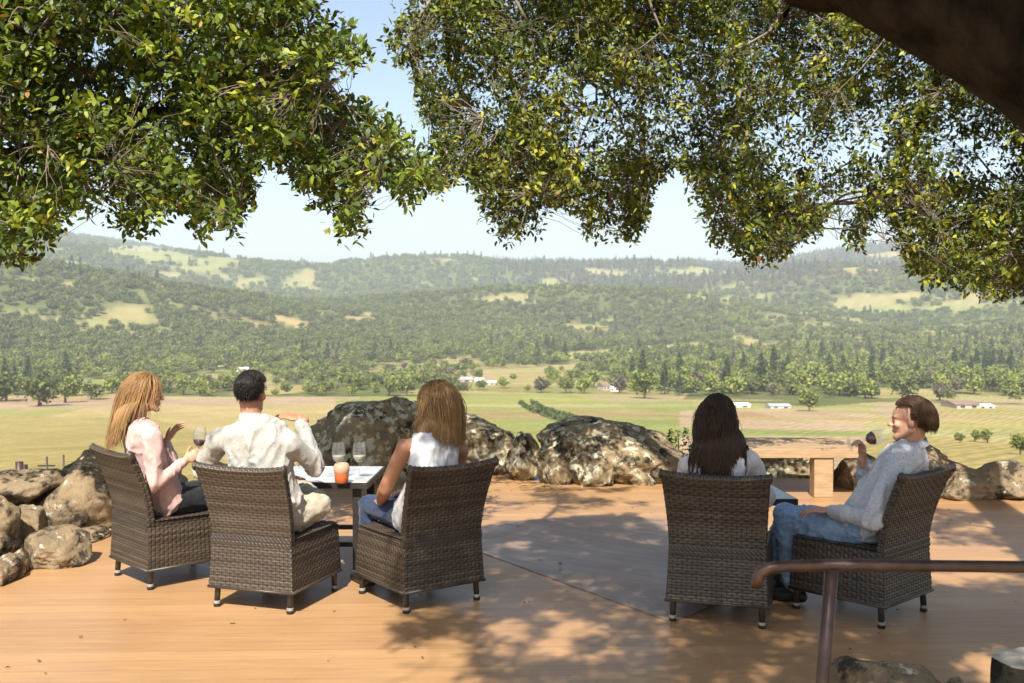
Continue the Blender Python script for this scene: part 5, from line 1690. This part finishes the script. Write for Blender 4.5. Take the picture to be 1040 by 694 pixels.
# ------------------------------------------------------------------ hair
def grow_hair(parent, name, mat, c, Rm, s, n, length, g, bodies, mask, r=0.0065, flow=(0, -0.35, -0.1), grav=1.0, lift=1.04, step=0.016, jit=0.25, layer=0.02, seed=0, wave=0.0, spread=0.0, drift=(0, 0, 0)):
    """locks rooted on the scalp, combed along it, then hanging free outside head and shoulders"""
    c = np.array(c); Rn = np.array(Rm)
    rad = np.array([0.078, 0.099, 0.089]) * s
    cen = np.array([0, -0.013, 0.036]) * s
    d = g.normal(size=(n * 6, 3)); d /= np.linalg.norm(d, axis=1)[:, None]
    d = d[mask(d)][:n]; n = len(d)
    lay = 1 + layer * g.random(n)
    p = d * rad * lift + cen
    L = length(d, g) if callable(length) else np.full(n, length)
    ns = int(max(L) / step) + 1
    fl = np.array(flow)
    fr = fl / (np.linalg.norm(fl) + 1e-9) if np.linalg.norm(fl) > 0 else np.zeros(3)
    up_l = Rn.T @ np.array([0, 0, 1.0])
    side = d.copy()
    cur = np.zeros_like(d)
    path = [p @ Rn.T + c]
    pw = path[0]
    phase = g.random(n) * 6.28
    jv = g.normal(size=(n, 3)) * jit
    curd = None
    for k in range(ns):
        l = (pw - c) @ Rn
        e = (l - cen) / rad
        en = np.linalg.norm(e, axis=1)
        nl = (e / rad); nl /= np.linalg.norm(nl, axis=1)[:, None]
        onh = np.clip(1.5 - (en - 1) * 8, 0, 1)[:, None]
        f_l = (fr * onh + np.array(drift) * (1 - onh * 0.6) + np.stack([l[:, 0] * spread, l[:, 0] * 0, l[:, 0] * 0], -1)) - up_l * grav * (0.35 + 0.65 * (1 - onh) + 0.3 * k / max(ns, 1)) + jv * (0.4 if k < 3 else 0.12) + wave * np.stack([np.sin(phase + k * 0.55), np.cos(phase * 1.7 + k * 0.5), phase * 0], -1)
        f_l = f_l - nl * np.clip((f_l * nl).sum(1), None, 0)[:, None] * onh
        f_l /= np.linalg.norm(f_l, axis=1)[:, None] + 1e-9
        fw = f_l @ Rn.T
        curd = fw if curd is None else curd * 0.55 + fw * 0.45
        curd /= np.linalg.norm(curd, axis=1)[:, None] + 1e-9
        act = (L > k * step)[:, None]
        pn = pw + curd * step * act
        # stay outside the skull
        l = (pn - c) @ Rn; e = (l - cen) / (rad * lift * lay[:, None]); en = np.linalg.norm(e, axis=1)
        pu = np.where(en < 1, 1 / np.maximum(en, .2), 1)[:, None]
        l = e * pu * (rad * lift * lay[:, None]) + cen
        pn = l @ Rn.T + c
        for a, b_, ra in bodies:                 # and outside neck, shoulders, back
            a = np.array(a); b_ = np.array(b_)
            ab = b_ - a; t = np.clip(((pn - a) @ ab) / (ab @ ab + 1e-9), 0, 1)
            q = a + t[:, None] * ab; dv = pn - q; dn = np.linalg.norm(dv, axis=1)
            ri = ra * (0.97 + 0.12 * (lay - 1) / max(layer, 1e-6))
            m = dn < ri
            pn[m] = q[m] + dv[m] / np.maximum(dn[m], 1e-4)[:, None] * ri[m][:, None]
        pw = pn
        path.append(pw)
    Pth = np.stack(path, 1)                       # n, ns+1, 3
    m = Pth.shape[1]
    tan = np.gradient(Pth, axis=1); tan /= np.linalg.norm(tan, axis=2)[..., None] + 1e-9
    outw = Pth - c; outw = outw - tan * (outw * tan).sum(2)[..., None]; outw /= np.linalg.norm(outw, axis=2)[..., None] + 1e-9
    sd = np.cross(tan, outw)
    t = np.linspace(0, 1, m)[None, :, None]
    frac = np.clip(np.arange(m)[None, :] * step / L[:, None], 0, 1)[..., None]
    wd = r * (0.55 + 0.45 * g.random((n, 1, 1))) * np.clip(1.15 - frac ** 3, 0.06, 1) * 1.5
    th = wd * 0.42
    R4 = [sd * wd, outw * th, -sd * wd, -outw * th]
    V = np.stack([Pth + q for q in R4], 2)        # n, m, 4, 3
    idx = np.arange(n * m * 4).reshape(n, m, 4); jn = np.roll(idx, -1, 2)
    F = np.stack([idx[:, :-1], jn[:, :-1], jn[:, 1:], idx[:, 1:]], -1).reshape(-1, 4)
    ti = np.clip(g.normal(0.42, 0.10, n)[:, None] + 0.18 * np.linspace(-0.5, 1, m)[None, :] , 0, 1)
    ti = np.repeat(ti[..., None], 4, 2).ravel()
    return V.reshape(-1, 3) - np.array(parent.location), F, ti

def hair_object(parent, mat, pieces, c, Rm, s, skull=(0.0785, 0.099, 0.089), mask=None):
    V, F, T = [], [], []
    o = 0
    # scalp cap under the locks
    bm = bmesh.new(); bmesh.ops.create_icosphere(bm, subdivisions=4, radius=1)
    bm.verts.index_update()
    v = np.array([q.co for q in bm.verts]); f = np.array([[q.index for q in k.verts] for k in bm.faces]); bm.free()
    keep = mask(v)
    f = f[keep[f].all(1)]
    f = np.concatenate([f, f[:, 2:3]], 1)
    pv = (v * np.array(skull) * 1.03 + np.array([0, -0.013, 0.036])) * s @ np.array(Rm).T + np.array(c) - np.array(parent.location)
    V.append(pv); F.append(f); T.append(np.full(len(pv), 0.3)); o = len(pv)
    for a, b_, t in pieces:
        V.append(a); F.append(b_ + o); T.append(t); o += len(a)
    me = mesh_tri_quads('hair', np.concatenate(V), np.concatenate(F), [mat], {'tint': np.concatenate(T)})
    me.polygons.foreach_set('use_smooth', np.ones(len(me.polygons), bool))
    me.validate()
    return link(bpy.data.objects.new('hair', me), parent)

def mask_long(d):      # everything but the face
    return ~((d[:, 1] > 0.30 - 0.05 * np.abs(d[:, 0])) & (d[:, 2] < 0.62)) & (d[:, 2] > -0.62)
def mask_side(d):      # hair brushed back from the face
    return ~((d[:, 1] > 0.03) & (d[:, 2] < 0.66)) & (d[:, 2] > -0.62)
def mask_short(d):
    front = (d[:, 1] > 0.14) & (d[:, 2] < 0.60)
    low = d[:, 2] < np.where(d[:, 1] < -0.2, -0.72, -0.30)
    return ~(front | low)

Z3 = Vector((0, 0, 1))
def person(i, label, loc):
    return thing('person', loc, label, 'person')

def legs(B, pts, r=(0.088, 0.062, 0.045), infl=0.0):
    for hip, knee, ank in pts:
        B.cap(hip, knee, r[0] + infl, r[1] + infl)
        k2 = Vector(knee) * 0.55 + Vector(ank) * 0.45
        B.cap(knee, k2, r[1] * 0.98 + infl, r[1] * 0.86 + infl); B.cap(k2, ank, r[1] * 0.86 + infl, r[2] + infl)

def shoe(parent, ank, d, mat, s=1.0):
    B = Body(); d = nz(Vector((d[0], d[1], 0))); a = Vector(ank)
    g0 = 0.012
    heel = Vector((a.x, a.y, 0)) - d * 0.045
    B.cap(heel + Z3 * 0.045, heel + d * 0.10 + Z3 * 0.045, 0.040, 0.042)
    B.cap(heel + d * 0.08 + Z3 * 0.042, heel + d * 0.215 + Z3 * 0.036, 0.043, 0.036)
    B.cap(heel + d * 0.03 + Z3 * 0.06, Vector((a.x, a.y, min(a.z, 0.12))), 0.042, 0.045)
    return B.fuse('shoe', 0.008, [mat], parent, 3)

# ---------------------------------------------------------------- 1: woman in pink
def woman_pink():
    g = np.random.default_rng(101)
    i = 1
    t = person(i, 'seated woman in a pale pink sweater holding up a wine glass', FR[i].c)
    hd = P(147, 401, 6.93); Rm = head_frame((0.93, 0.34, -0.06))
    hip = L_(i, 0.0, -0.06, 0.50); chest = L_(i, 0.0, -0.17, 0.80); neck = P(140, 427, 6.90)
    lat = FR[i].r
    shR = P(154, 444, 6.74); shL = P(141, 441, 7.06)
    latS = (shR - shL).normalized()
    elR = P(158, 492, 6.72); wrR = P(188, 468, 6.88); 
    elL = P(178, 478, 7.22); wrL = P(169, 448, 7.18)
    hL = L_(i, -0.085, -0.02, 0.50); hR = L_(i, 0.085, -0.02, 0.50)
    kL = L_(i, -0.10, 0.40, 0.515); kR = L_(i, 0.10, 0.41, 0.515)
    aL = L_(i, -0.10, 0.42, 0.09); aR = L_(i, 0.10, 0.44, 0.09)
    B = Body()
    add_head(B, hd, Rm, 0.97)
    B.cap(neck, hd + Rm @ Vector((0, -0.020, -0.055)), 0.050, 0.047)
    B.loft(torso_rings(hip, chest, neck, lat, latS, 0.95, -0.012, False))
    B.chain([shL, elL, wrL], [0.045, 0.036, 0.026]); B.chain([shR, elR, wrR], [0.045, 0.036, 0.026])
    add_hand(B, wrL, (0.60, 0.15, 0.85), (0.75, -0.25, -0.35), (-0.4, -0.4, 0.7), 0.95, (10, 18, 14), 0.22, 5)
    gdir = nz((0.10, 0.02, 1.0))
    add_hand(B, wrR, (0.82, 0.20, 0.50), (0.1, 0.95, 0.0), (-0.3, 0.1, 1), 0.92, (42, 62, 40), 0.06, 45)
    legs(B, [(hL, kL, aL), (hR, kR, aR)], (0.07, 0.05, 0.036))
    B.fuse('body', 0.0055, [M['skin_fair'], M['lip'], M['eye_white'], M['iris'], M['hair_gold']], t, 3, paint=face_paint(hd, Rm, 0.97))
    S = Body()
    rings = torso_rings(hip, chest, neck, lat, latS, 1.0, 0.012, False)
    S.loft(rings)
    for sh, el, wr in ((shL, elL, wrL), (shR, elR, wrR)):
        S.cap(neck - Z3 * 0.04, sh, 0.056, 0.055); S.cap(chest.lerp(neck, 0.5), sh, 0.075, 0.052)
        S.cap(sh, el, 0.056, 0.050); S.cap(el, el.lerp(wr, 0.88), 0.050, 0.037)
    S.fuse('sweater', 0.008, [M['pink']], t, 9, folds(0.010, 7, 3))
    T = Body(); legs(T, [(hL, kL, aL), (hR, kR, aR)], infl=0.004)
    T.ell(hip - Z3 * 0.01, (0.16, 0.14, 0.09), Matrix.Rotation(-R(50), 3, 'Z'))
    T.fuse('trousers', 0.010, [M['black_cloth']], t, 4, folds(0.005, 8, 5, FR[i].f))
    for a in (aL, aR): shoe(t, a, FR[i].f, M['shoe'])
    bod = [(shL, shR, 0.078), (neck - Z3 * 0.03, hd - Z3 * 0.06, 0.058), (chest, neck, 0.140), (shR, elR, 0.066)]
    pcs = []
    rd = lambda d: mask_long(d)
    pcs.append(grow_hair(t, 'hair', M['hair_gold'], hd, Rm, 0.97, 4600, lambda d, g: 0.23 + 0.17 * g.random(len(d)) + 0.05 * np.clip(d[:, 2], 0, 1), g, bod, mask_side, 0.0021, (0, -1.3, 0.05), 0.62, 1.08, layer=0.22, wave=0.05, jit=0.07, drift=(0, -0.16, 0)))
    hair_object(t, M['hair_gold'], pcs, hd, Rm, 0.97, mask=mask_side)
    # glass in her hand
    gp = wrR + nz((0.82, 0.20, 0.50)) * 0.085 + Vector((0.0, 0.026, 0))
    base = gp - gdir * 0.062
    wine_glass(base, gdir, 'wine glass with red wine held up by the woman in pink', 'wine', 1.08)
    return t
woman_pink()

# ---------------------------------------------------------------- 2: man in the cream shirt
def man_cream():
    g = np.random.default_rng(202)
    i = 2
    t = person(i, 'seated man with short black hair in a cream shirt', FR[i].c)
    hd = P(255, 400, 6.36); Rm = head_frame((0.16, 0.98, -0.05))
    hip = L_(i, 0.02, -0.06, 0.50); chest = L_(i, -0.01, -0.15, 0.83); neck = P(256, 426, 6.33)
    lat = FR[i].r
    shL = P(222, 448, 6.44); shR = P(297, 451, 6.26)
    latS = (shR - shL).normalized()
    elR = P(321, 474, 6.42); wrR = P(305, 426, 6.52)
    elL = P(206, 478, 6.62); wrL = L_(i, -0.16, 0.36, 0.66)
    hL = L_(i, -0.09, -0.02, 0.51); hR = L_(i, 0.11, 0.0, 0.51)
    kL = L_(i, -0.13, 0.42, 0.52); aL = L_(i, -0.12, 0.42, 0.10)
    kR = P(321, 512, 6.52); aR = L_(i, -0.06, 0.40, 0.60)
    B = Body()
    add_head(B, hd, Rm, 1.02)
    B.cap(neck - Z3 * 0.02, hd + Rm @ Vector((0, -0.022, -0.055)), 0.062, 0.057)
    B.loft(torso_rings(hip, chest, neck, lat, latS, 1.0, -0.012, True))
    B.chain([shL, elL, wrL], [0.052, 0.043, 0.030]); B.chain([shR, elR, wrR], [0.052, 0.043, 0.030])
    add_hand(B, wrR, (-0.92, 0.10, 0.22), (-0.2, 0.35, -0.8), (0.3, 0.3, 1), 1.0, (16, 26, 18), 0.10, 20)
    add_hand(B, wrL, FR[i].f + FR[i].r * 0.5, (0, 0, -1), FR[i].r, 1.0, (20, 30, 20), 0.08, 20)
    legs(B, [(hL, kL, aL), (hR, kR, aR)], (0.075, 0.055, 0.04))
    B.fuse('body', 0.0055, [M['skin_tan'], M['lip'], M['eye_white'], M['iris'], M['hair_black']], t, 3, paint=face_paint(hd, Rm, 1.02))
    S = Body()
    S.loft(torso_rings(hip, chest, neck, lat, latS, 1.06, 0.016, True))
    for sh, el, wr in ((shL, elL, wrL), (shR, elR, wrR)):
        S.cap(neck - Z3 * 0.045, sh, 0.070, 0.066); S.cap(chest.lerp(neck, 0.5), sh, 0.09, 0.062)
        S.cap(sh, el, 0.066, 0.058); S.cap(el, el.lerp(wr, 0.86), 0.062, 0.044)
    # shirt tail over the hip and the collar
    S.cap(L_(i, 0.10, -0.08, 0.56), L_(i, 0.165, 0.0, 0.53), 0.085, 0.055)
    S.fuse('shirt', 0.0085, [M['cream_shirt']], t, 9, folds(0.012, 6.5, 12, (0.35, 0.1, 1), 0.4))
    Cb = MB()
    Rn = Rm
    ring = []
    for k in range(20):
        a = 2 * math.pi * k / 20
        q = neck + Rn @ Vector((math.cos(a) * 0.070, math.sin(a) * 0.068 - 0.004, 0.012 + 0.010 * -math.sin(a)))
        ring.append(q)
    V = []
    for q in ring:
        dv = (q - neck); dv.z = 0
        V += [q + dv * 0.10 - Z3 * 0.012, q - dv * 0.02 + Z3 * 0.024, q + dv * 0.16 - Z3 * 0.020]
    F = []
    for k in range(20):
        a, b_ = k * 3, ((k + 1) % 20) * 3
        F += [[a, b_, b_ + 1, a + 1], [a + 1, b_ + 1, b_ + 2, a + 2]]
    Cb.add(V, F); Cb.build('collar', M['cream_shirt'], t, True, off=t.location)
    T = Body(); legs(T, [(hL, kL, aL), (hR, kR, aR)], (0.098, 0.078, 0.055), infl=0.006)
    T.ell(hip - Z3 * 0.01, (0.175, 0.15, 0.095), Matrix.Rotation(-R(19), 3, 'Z'))
    T.fuse('trousers', 0.010, [M['khaki']], t, 4, folds(0.012, 8, 15, FR[i].f))
    shoe(t, aL, FR[i].f, M['shoe'])
    Sx = Body(); dd = nz(FR[i].f * 0.5 - FR[i].r + Z3 * -0.1)
    Sx.cap(aR - FR[i].r * 0.03, aR - FR[i].r * 0.05 + FR[i].f * 0.14 - Z3 * 0.05, 0.045, 0.036); Sx.cap(aR, aR - FR[i].r * 0.06 - FR[i].f * 0.03, 0.045, 0.04)
    Sx.fuse('shoe', 0.008, [M['shoe']], t, 3)
    ms = lambda d: mask_short(d)
    pcs = [grow_hair(t, 'hair', None, hd, Rm, 1.02, 2600, lambda d, g: np.where(d[:, 2] > 0.45, 0.050, 0.026) + 0.012 * g.random(len(d)), g, [], ms, 0.0026, (0.1, -0.7, 0.15), 0.6, 1.04, step=0.009, layer=0.06, jit=0.08),
           grow_hair(t, 'hair', None, hd, Rm, 1.02, 1100, lambda d, g: 0.052 + 0.02 * g.random(len(d)), g, [], lambda d: (d[:, 2] > 0.62) & (d[:, 1] > -0.4), 0.003, (0.6, -0.5, 0.25), 0.15, 1.05, step=0.010, layer=0.09, jit=0.10)]
    hair_object(t, M['hair_black'], pcs, hd, Rm, 1.02, mask=ms)
    return t
man_cream()

# ---------------------------------------------------------------- 3: woman in the white tank top
def woman_tank():
    g = np.random.default_rng(303)
    i = 3
    t = person(i, 'seated woman with long blond hair wearing a white tank top and dark jeans', FR[i].c)
    hd = P(444, 413, 6.46); Rm = head_frame((-0.80, 0.62, -0.05))
    hip = L_(i, -0.02, -0.07, 0.50); chest = L_(i, -0.02, -0.18, 0.79); neck = P(444, 440, 6.43)
    lat = FR[i].r
    shL = P(411, 455, 6.30); shR = P(468, 458, 6.62)
    latS = (shR - shL).normalized()
    elL = P(391, 497, 6.36); wrL = L_(i, -0.15, 0.20, 0.56)
    elR = L_(i, 0.27, 0.03, 0.66); wrR = L_(i, 0.10, 0.22, 0.60)
    hL = L_(i, -0.09, -0.02, 0.50); hR = L_(i, 0.09, -0.02, 0.50)
    kL = L_(i, -0.12, 0.40, 0.51); kR = L_(i, 0.09, 0.41, 0.51)
    aL = L_(i, -0.13, 0.40, 0.09); aR = L_(i, 0.09, 0.43, 0.09)
    B = Body()
    add_head(B, hd, Rm, 0.98)
    B.cap(neck, hd + Rm @ Vector((0, -0.020, -0.055)), 0.050, 0.047)
    B.loft(torso_rings(hip, chest, neck, lat, latS, 0.97, 0.0, False))
    for sh in (shL, shR):
        B.ell(sh, (0.052, 0.052, 0.052)); B.cap(neck - Z3 * 0.035, sh, 0.044, 0.048)
    B.cap(shL, elL, 0.050, 0.041); B.cap(elL, elL.lerp(wrL, 0.35), 0.040, 0.042); B.cap(elL.lerp(wrL, 0.35), wrL, 0.042, 0.027)
    B.cap(shR, elR, 0.050, 0.040); B.cap(elR, wrR, 0.040, 0.027)
    add_hand(B, wrL, FR[i].f * 0.9 + FR[i].r * 0.3 - Z3 * 0.05, (0, 0, -1), FR[i].r, 0.92, (14, 22, 16), 0.10, 10)
    add_hand(B, wrR, FR[i].f * 0.6 - FR[i].r * 0.7, (0, 0, -1), FR[i].f, 0.92, (14, 22, 16), 0.10, 10)
    legs(B, [(hL, kL, aL), (hR, kR, aR)], (0.07, 0.05, 0.036))
    B.fuse('body', 0.0055, [M['skin_tan'], M['lip'], M['eye_white'], M['iris'], M['hair_blond']], t, 3, paint=face_paint(hd, Rm, 0.98))
    S = Body()
    S.loft(torso_rings(hip, chest, neck, lat, latS, 0.99, 0.010, False, hi=0.86), 24)
    fo = latS.cross(Z3) * -1
    up = (neck - chest).normalized()
    for sgn, sh in ((-1, shL), (1, shR)):
        top = neck.lerp(sh, 0.58) + Z3 * 0.034
        bk = chest.lerp(neck, 0.42) + latS * sgn * 0.095
        fw = Z3.cross(latS).normalized()
        S.chain([bk - fw * 0.088, top - fw * 0.040, top + fw * 0.03, bk + fw * 0.088], [0.024, 0.020, 0.020, 0.024])
    S.fuse('tank_top', 0.0075, [M['white_top']], t, 4, folds(0.009, 8, 22))
    T = Body(); legs(T, [(hL, kL, aL), (hR, kR, aR)], infl=0.004)
    T.ell(hip - Z3 * 0.01, (0.165, 0.14, 0.09), Matrix.Rotation(R(36), 3, 'Z'))
    T.fuse('jeans', 0.010, [M['denim_dark']], t, 4, folds(0.006, 9, 25, FR[i].f))
    for a in (aL, aR): shoe(t, a, FR[i].f, M['shoe'])
    b = MB(); dw = (wrL - elL).normalized(); b.lathe([(0.028, -0.006), (0.0325, -0.006), (0.0325, 0.006), (0.028, 0.006), (0.028, -0.006)], wrL - dw * 0.02, 20, axis=dw); b.build('bracelet', M['cap_metal'], t, off=t.location)
    bod = [(shL, shR, 0.072), (neck - Z3 * 0.03, hd - Z3 * 0.06, 0.056), (chest, neck, 0.140), (chest.lerp(hip, .3), neck, 0.138)]
    pcs = [grow_hair(t, 'hair', None, hd, Rm, 0.98, 4600, lambda d, g: 0.16 + 0.11 * g.random(len(d)) + 0.06 * np.clip(d[:, 2], 0, 1), g, bod, mask_long, 0.0021, (0, -0.7, 0.05), 0.85, 1.10, layer=0.36, wave=0.20, jit=0.2, spread=1.0)]
    hair_object(t, M['hair_blond'], pcs, hd, Rm, 0.98, mask=mask_long)
    return t
woman_tank()

# ---------------------------------------------------------------- 4: woman with long dark hair
def woman_dark():
    g = np.random.default_rng(404)
    i = 4
    t = person(i, 'seated woman with long dark brown hair in a white top, facing the valley', FR[i].c)
    hd = P(729, 426, 6.08); Rm = head_frame((0.22, 0.97, -0.04))
    hip = L_(i, 0.0, -0.05, 0.49); chest = L_(i, 0.0, -0.17, 0.74); neck = P(731, 455, 6.04)
    lat = FR[i].r
    shL = P(698, 472, 6.16); shR = P(763, 467, 6.00)
    latS = (shR - shL).normalized()
    elR = P(778, 506, 6.22); wrR = L_(i, 0.12, 0.30, 0.60)
    elL = P(694, 512, 6.40); wrL = L_(i, -0.06, 0.30, 0.60)
    hL = L_(i, -0.09, -0.02, 0.49); hR = L_(i, 0.09, -0.02, 0.49)
    kL = L_(i, -0.10, 0.40, 0.51); kR = L_(i, 0.06, 0.42, 0.51)
    aL = L_(i, -0.10, 0.42, 0.09); aR = L_(i, 0.05, 0.45, 0.09)
    B = Body()
    add_head(B, hd, Rm, 0.97)
    B.cap(neck, hd + Rm @ Vector((0, -0.020, -0.055)), 0.050, 0.047)
    B.loft(torso_rings(hip, chest, neck, lat, latS, 0.93, -0.012, False))
    B.chain([shL, elL, wrL], [0.045, 0.036, 0.026]); B.chain([shR, elR, wrR], [0.045, 0.036, 0.026])
    add_hand(B, wrR, FR[i].f * 0.6 - FR[i].r * 0.8, (0, 0, -1), FR[i].f, 0.92, (20, 30, 20), 0.08, 15)
    add_hand(B, wrL, FR[i].f * 0.6 + FR[i].r * 0.8, (0, 0, -1), FR[i].f, 0.92, (20, 30, 20), 0.08, 15)
    legs(B, [(hL, kL, aL), (hR, kR, aR)], (0.07, 0.05, 0.036))
    B.fuse('body', 0.0055, [M['skin_fair'], M['lip'], M['eye_white'], M['iris'], M['hair_brown']], t, 3, paint=face_paint(hd, Rm, 0.97))
    S = Body()
    S.loft(torso_rings(hip, chest, neck, lat, latS, 0.97, 0.012, False))
    for sh, el, wr in ((shL, elL, wrL), (shR, elR, wrR)):
        S.cap(neck - Z3 * 0.04, sh, 0.056, 0.055); S.cap(chest.lerp(neck, 0.5), sh, 0.075, 0.052)
        S.cap(sh, el, 0.056, 0.048); S.cap(el, el.lerp(wr, 0.88), 0.048, 0.036)
    S.fuse('blouse', 0.008, [M['white_top']], t, 9, folds(0.009, 8, 33))
    T = Body(); legs(T, [(hL, kL, aL), (hR, kR, aR)], infl=0.004)
    T.ell(hip - Z3 * 0.01, (0.16, 0.14, 0.085), Matrix.Rotation(-R(17), 3, 'Z'))
    T.fuse('trousers', 0.010, [M['black_cloth']], t, 4, folds(0.005, 8, 35, FR[i].f))
    for a in (aL, aR): shoe(t, a, FR[i].f, M['shoe'])
    bod = [(shL, shR, 0.074), (neck - Z3 * 0.03, hd - Z3 * 0.06, 0.058), (chest, neck, 0.136)]
    pcs = [grow_hair(t, 'hair', None, hd, Rm, 0.97, 4600, lambda d, g: 0.28 + 0.14 * g.random(len(d)) + 0.06 * np.clip(d[:, 2], 0, 1), g, bod, mask_long, 0.0021, (-0.42, -0.5, 0.05), 0.85, 1.05, layer=0.26, wave=0.30, spread=0.45, jit=0.2)]
    hair_object(t, M['hair_brown'], pcs, hd, Rm, 0.97, mask=mask_long)
    return t
woman_dark()

# ---------------------------------------------------------------- 5: man in the pale blue shirt
def man_blue():
    g = np.random.default_rng(505)
    i = 5
    t = person(i, 'seated man with chestnut hair in a pale blue shirt and jeans drinking red wine', FR[i].c)
    hd = P(925, 427, 6.12); Rm = head_frame((-0.93, 0.36, -0.03))
    hip = L_(i, 0.0, -0.03, 0.49); chest = P(903, 492, 6.14); neck = P(928, 452, 6.13)
    lat = FR[i].r
    shL = P(908, 477, 5.97); shR = P(909, 472, 6.33)
    # his left side is toward the viewer
    latS = (shR - shL).normalized()
    elL = P(886, 527, 5.88); wrL = P(842, 519, 6.16)
    elR = P(884, 492, 6.42); wrR = P(876, 467, 6.17)
    hL = P(872, 537, 6.12); hR = P(880, 535, 6.30)
    kL = P(800, 533, 6.42); aL = P(806, 592, 6.36)
    kR = P(797, 526, 6.62); aR = P(790, 578, 6.62)
    B = Body()
    add_head(B, hd, Rm, 1.0, 1.05)
    B.cap(neck - Z3 * 0.02, hd + Rm @ Vector((0, -0.022, -0.055)), 0.060, 0.056)
    B.loft(torso_rings(hip, chest, neck, lat, latS, 0.97, -0.012, True))
    B.chain([shL, elL, wrL], [0.050, 0.042, 0.029]); B.chain([shR, elR, wrR], [0.050, 0.042, 0.029])
    add_hand(B, wrL, (-0.95, 0.30, 0.02), (0, 0.15, -1), (0, 1, 0.2), 1.0, (18, 28, 18), 0.08, 15)
    add_hand(B, wrR, (-0.10, -0.18, 1.0), (-0.85, -0.3, 0.1), (0.2, -0.9, 0.1), 0.95, (36, 60, 40), 0.05, 35)
    legs(B, [(hL, kL, aL), (hR, kR, aR)], (0.075, 0.055, 0.04))
    B.fuse('body', 0.0055, [M['skin_fair'], M['lip'], M['eye_white'], M['iris'], M['hair_chestnut']], t, 3, paint=face_paint(hd, Rm, 1.0))
    S = Body()
    S.loft(torso_rings(hip, chest, neck, lat, latS, 1.0, 0.016, True))
    for sh, el, wr in ((shL, elL, wrL), (shR, elR, wrR)):
        S.cap(neck - Z3 * 0.045, sh, 0.066, 0.062); S.cap(chest.lerp(neck, 0.5), sh, 0.085, 0.060)
        S.cap(sh, el, 0.064, 0.056); S.cap(el, el.lerp(wr, 0.90), 0.060, 0.043)
    S.fuse('shirt', 0.0085, [M['blue_shirt']], t, 9, folds(0.013, 6.5, 42, (0.6, 0, 1), 0.4))
    Cb = MB(); V = []; F = []
    for k in range(20):
        a = 2 * math.pi * k / 20
        q = neck + Vector((math.cos(a) * 0.068, math.sin(a) * 0.066, 0.010 + 0.012 * math.cos(a)))
        dv = q - neck; dv.z = 0
        V += [q + dv * 0.10 - Z3 * 0.012, q - dv * 0.02 + Z3 * 0.026, q + dv * 0.20 - Z3 * 0.020]
    for k in range(20):
        a, b_ = k * 3, ((k + 1) % 20) * 3
        F += [[a, b_, b_ + 1, a + 1], [a + 1, b_ + 1, b_ + 2, a + 2]]
    Cb.add(V, F); Cb.build('collar', M['blue_shirt'], t, True, off=t.location)
    T = Body(); legs(T, [(hL, kL, aL), (hR, kR, aR)], (0.092, 0.074, 0.056), infl=0.004)
    T.ell(hip - Z3 * 0.01, (0.165, 0.145, 0.09), Matrix.Rotation(R(43), 3, 'Z'))
    T.fuse('jeans', 0.0095, [M['denim']], t, 4, folds(0.013, 8, 45, (-1, 0.4, 0)))
    for a in (aL, aR): shoe(t, a, (-0.8, 0.6, 0), M['shoe'])
    pcs = [grow_hair(t, 'hair', None, hd, Rm, 1.0, 2800, lambda d, g: 0.050 + 0.025 * g.random(len(d)) + 0.02 * (d[:, 2] > 0.3), g, [], mask_short, 0.0028, (0, -1.0, 0.45), 0.30, 1.08, step=0.010, layer=0.08, jit=0.03),
           grow_hair(t, 'hair', None, hd, Rm, 1.0, 1200, lambda d, g: 0.075 + 0.02 * g.random(len(d)), g, [], lambda d: (d[:, 2] > 0.5) & (d[:, 1] > -0.2), 0.003, (0.10, -1.0, 0.45), 0.10, 1.10, step=0.012, layer=0.08, jit=0.03)]
    hair_object(t, M['hair_chestnut'], pcs, hd, Rm, 1.0, mask=mask_short)
    # tilted glass: foot out to the front, rim toward the mouth
    b0 = P(863, 452, 6.10); r0 = P(900, 441, 6.13)
    wine_glass(b0, r0 - b0, 'tilted wine glass with red wine at the lips of the man in pale blue', 'wine', (r0 - b0).length / 0.213)
    return t
man_blue()
